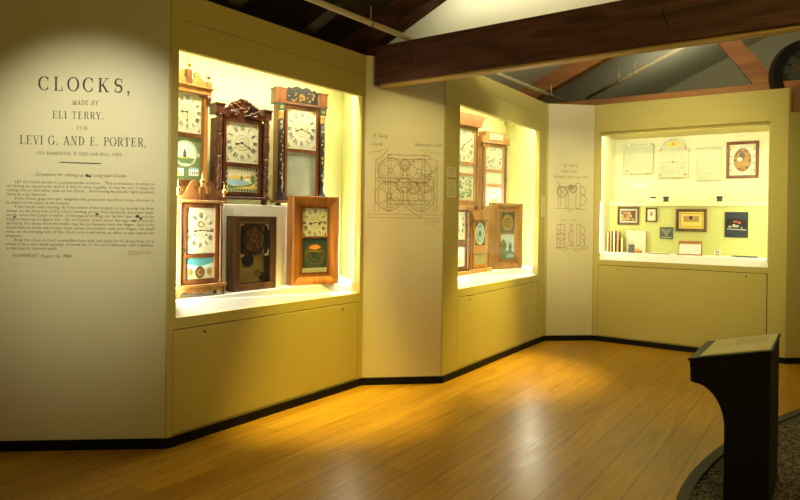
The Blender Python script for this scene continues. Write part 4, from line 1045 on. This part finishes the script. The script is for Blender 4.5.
# ------------------------------------------------------------------ carpet, edging, lectern
CP = [(.75, 1.2), (1.0, 2.0), (1.24, 2.70), (1.515, 3.241), (1.813, 3.637), (2.184, 4.022), (2.56, 4.34), (2.96, 4.633), (3.25, 4.83), (3.7, 5.06), (4.4, 5.3), (5.6, 5.5)]
def smooth(P, n=6):
    out = []
    for i in range(len(P)-1):
        p0, p1, p2, p3 = P[max(i-1, 0)], P[i], P[i+1], P[min(i+2, len(P)-1)]
        for j in range(n):
            t_ = j/n
            out.append(tuple(.5*((2*p1[k])+(-p0[k]+p2[k])*t_+(2*p0[k]-5*p1[k]+4*p2[k]-p3[k])*t_**2+(-p0[k]+3*p1[k]-3*p2[k]+p3[k])*t_**3) for k in range(2)))
    return out+[P[-1]]
S = smooth(CP); inn = []
for i, p in enumerate(S):
    a, b = S[max(i-1, 0)], S[min(i+1, len(S)-1)]; dx, dy = b[0]-a[0], b[1]-a[1]; l = math.hypot(dx, dy)
    inn.append((p[0]+dy/l*.06, p[1]-dx/l*.06))
m = M('curb'); n = len(S)
vs = [(x, y, 0) for x, y in S]+[(x, y, .02) for x, y in S]+[(x, y, .02) for x, y in inn]+[(x, y, 0) for x, y in inn]
m.add(vs, [(k*n+i, k*n+i+1, (k+1)*n+i+1, (k+1)*n+i) for k in range(3) for i in range(n-1)])
tag(m.build('curved_edging'), 'grey curved edging strip between the floorboards and the dark carpet', 'edging')
m = M('carpet')
for i in range(n-1): m.add([(*inn[i], .008), (7.5, inn[i][1]-.0, .008), (7.5, inn[i+1][1], .008), (*inn[i+1], .008)], [(0, 1, 2, 3)])
tag(m.build('carpet'), 'dark speckled carpet in the lower right corner under the black lectern', 'carpet')

t = thing('lectern', 'black slanted reading lectern with curved side brackets, lower right foreground', 'lectern', (1.898, 3.06, .008), R(-36))
# local x: along the near side face (right = 0, left = -.377); y: into depth; front edge low at the left
tz = lambda x: .832+.25*x
side = [(0, 0), (0, tz(0)-.0), (-.377, tz(-.377)), (-.377+.006, .625), (-.350, .620)]
for i in range(0, 13):
    a = PI/2*i/12
    side.append((-.350+.144*math.sin(a), .40+.22*math.cos(a)))
side += [(-.206, .3), (-.206, 0)]
for y0, nm in ((0, 'side_panel'), (.54, 'side_panel')):
    m = M('ped'); m.prism(side, y0, y0+.035); m.build(nm, t)
m = M('ped'); m.box(-.016, -.001, .035, .54, 0, tz(0)-.02); m.build('back_panel', t)
m = M('ped'); m.box(-.206, -.19, .035, .54, 0, .40); m.build('front_panel', t)
m = M('ped'); m.box(-.377, -.36, .035, .54, .625, tz(-.377)-.004); m.build('front_rail', t)
m = M('ped'); m.prism([(-.385, tz(-.385)), (.006, tz(.006)), (.006, tz(.006)+.012), (-.385, tz(-.385)+.012)], -.006, .60); m.build('top_board', t)
tag(t, t['label'], 'lectern')
g = thing('reading_panel', 'glossy yellowish printed information sheet lying on the slanted lectern top', 'information panel', (1.898, 3.06, .008), R(-36))
m = M('label'); m.prism([(-.33, tz(-.33)+.0125), (-.004, tz(-.004)+.0125), (-.004, tz(-.004)+.0165), (-.33, tz(-.33)+.0165)], .03, .58); m.build('sheet', g)
m = M('soft')
for i in range(9):
    x = -.05-i*.018; a = tz(x)+.0172; m.add([(x, .30, a), (x+.006, .30, tz(x+.006)+.0172), (x+.006, .50, tz(x+.006)+.0172), (x, .50, a)], [(0, 1, 2, 3)])
m.build('printed_text', g)
m = M('paper')
x0, x1 = -.27, -.09; m.add([(x0, .06, tz(x0)+.0172), (x1, .06, tz(x1)+.0172), (x1, .24, tz(x1)+.0172), (x0, .24, tz(x0)+.0172)], [(0, 1, 2, 3)]); m.build('printed_picture', g)

# ------------------------------------------------------------------ room lamps and added fills
def spot(name, loc, target, power, col, size=50, blend=.8, rad=.04):
    l = bpy.data.lights.new(name, 'SPOT'); l.energy = power; l.color = col; l.spot_size = R(size); l.spot_blend = blend; l.shadow_soft_size = rad
    o = bpy.data.objects.new(name, l); COL.objects.link(o); o.location = loc
    o.rotation_euler = (Vector(target)-Vector(loc)).to_track_quat('-Z', 'Y').to_euler(); return o
spot('track_spot', (-1.7, 1.9, 3.1), (-2.0, 3.82, 1.72), 115, (1, .98, .80), 48, 1)
spot('track_spot', (.15, 3.4, 3.1), (.05, 5.43, 1.80), 56, (1, .86, .42), 46, 1)
spot('track_spot', (1.3, 5.2, 3.1), (2.05, 7.5, 1.75), 90, (1, .92, .55), 42, 1)
spot('track_spot', (2.4, 5.3, 3.2), (1.2, 6.7, 1.6), 95, (1, .92, .48), 60, 1)
spot('track_spot', (2.3, 4.4, 3.2), (3.4, 6.9, 1.7), 120, (1, .91, .42), 62, 1)
spot('track_spot', W(1, 1.35, -.55, 3.0), (-.50, 4.80, .0), 330, (1, .76, .12), 42, 1)
spot('track_spot', W(3, 1.35, -.75, 3.0), (.98, 5.95, .0), 320, (1, .76, .12), 46, 1)
def area(name, loc, target, power, col, sx, sy):
    l = bpy.data.lights.new(name, 'AREA'); l.shape = 'RECTANGLE'; l.size = sx; l.size_y = sy; l.energy = power; l.color = col
    o = bpy.data.objects.new(name, l); COL.objects.link(o); o.location = loc
    o.rotation_euler = (Vector(target)-Vector(loc)).to_track_quat('-Z', 'Y').to_euler(); return o
area('ceiling_fill', (2.2, .5, 3.6), (1.5, 5, .8), 27, (1, .74, .20), 2.5, 1.2)
area('loft_light', (1.9, 5.3, 3.3), (1.9, 6.6, 5.2), 20, (1, .95, .75), 2.6, 1.0)  # added fill brightening the ceiling between the trusses, no real fitting
area('loft_light', (4.2, 8.4, 3.3), (4.2, 8.8, 5), 3, (1, .95, .70), .8, .5)  # second added fill, for the ceiling beyond the far truss
w = bpy.data.worlds.new('room_ambience'); SC.world = w; w.use_nodes = True
w.node_tree.nodes['Background'].inputs[0].default_value = (1, .74, .32, 1)
w.node_tree.nodes['Background'].inputs[1].default_value = .05

# ------------------------------------------------------------------ camera
cam = bpy.data.cameras.new('camera'); co = bpy.data.objects.new('camera', cam); COL.objects.link(co)
cam.sensor_width = 36; cam.lens = 27; cam.shift_y = -31.6/800; cam.shift_x = -.44/800; cam.clip_start = .05
co.matrix_world = Matrix.Translation((0, 0, 1.5)) @ Matrix.Rotation(PI/2, 4, 'X') @ Matrix.Rotation(.014, 4, 'Z')
SC.camera = co
SC.view_settings.view_transform = 'Standard'; SC.view_settings.look = 'None'
SC.view_settings.gamma = 1; SC.view_settings.use_curve_mapping = False
SC.view_settings.exposure = 1.0
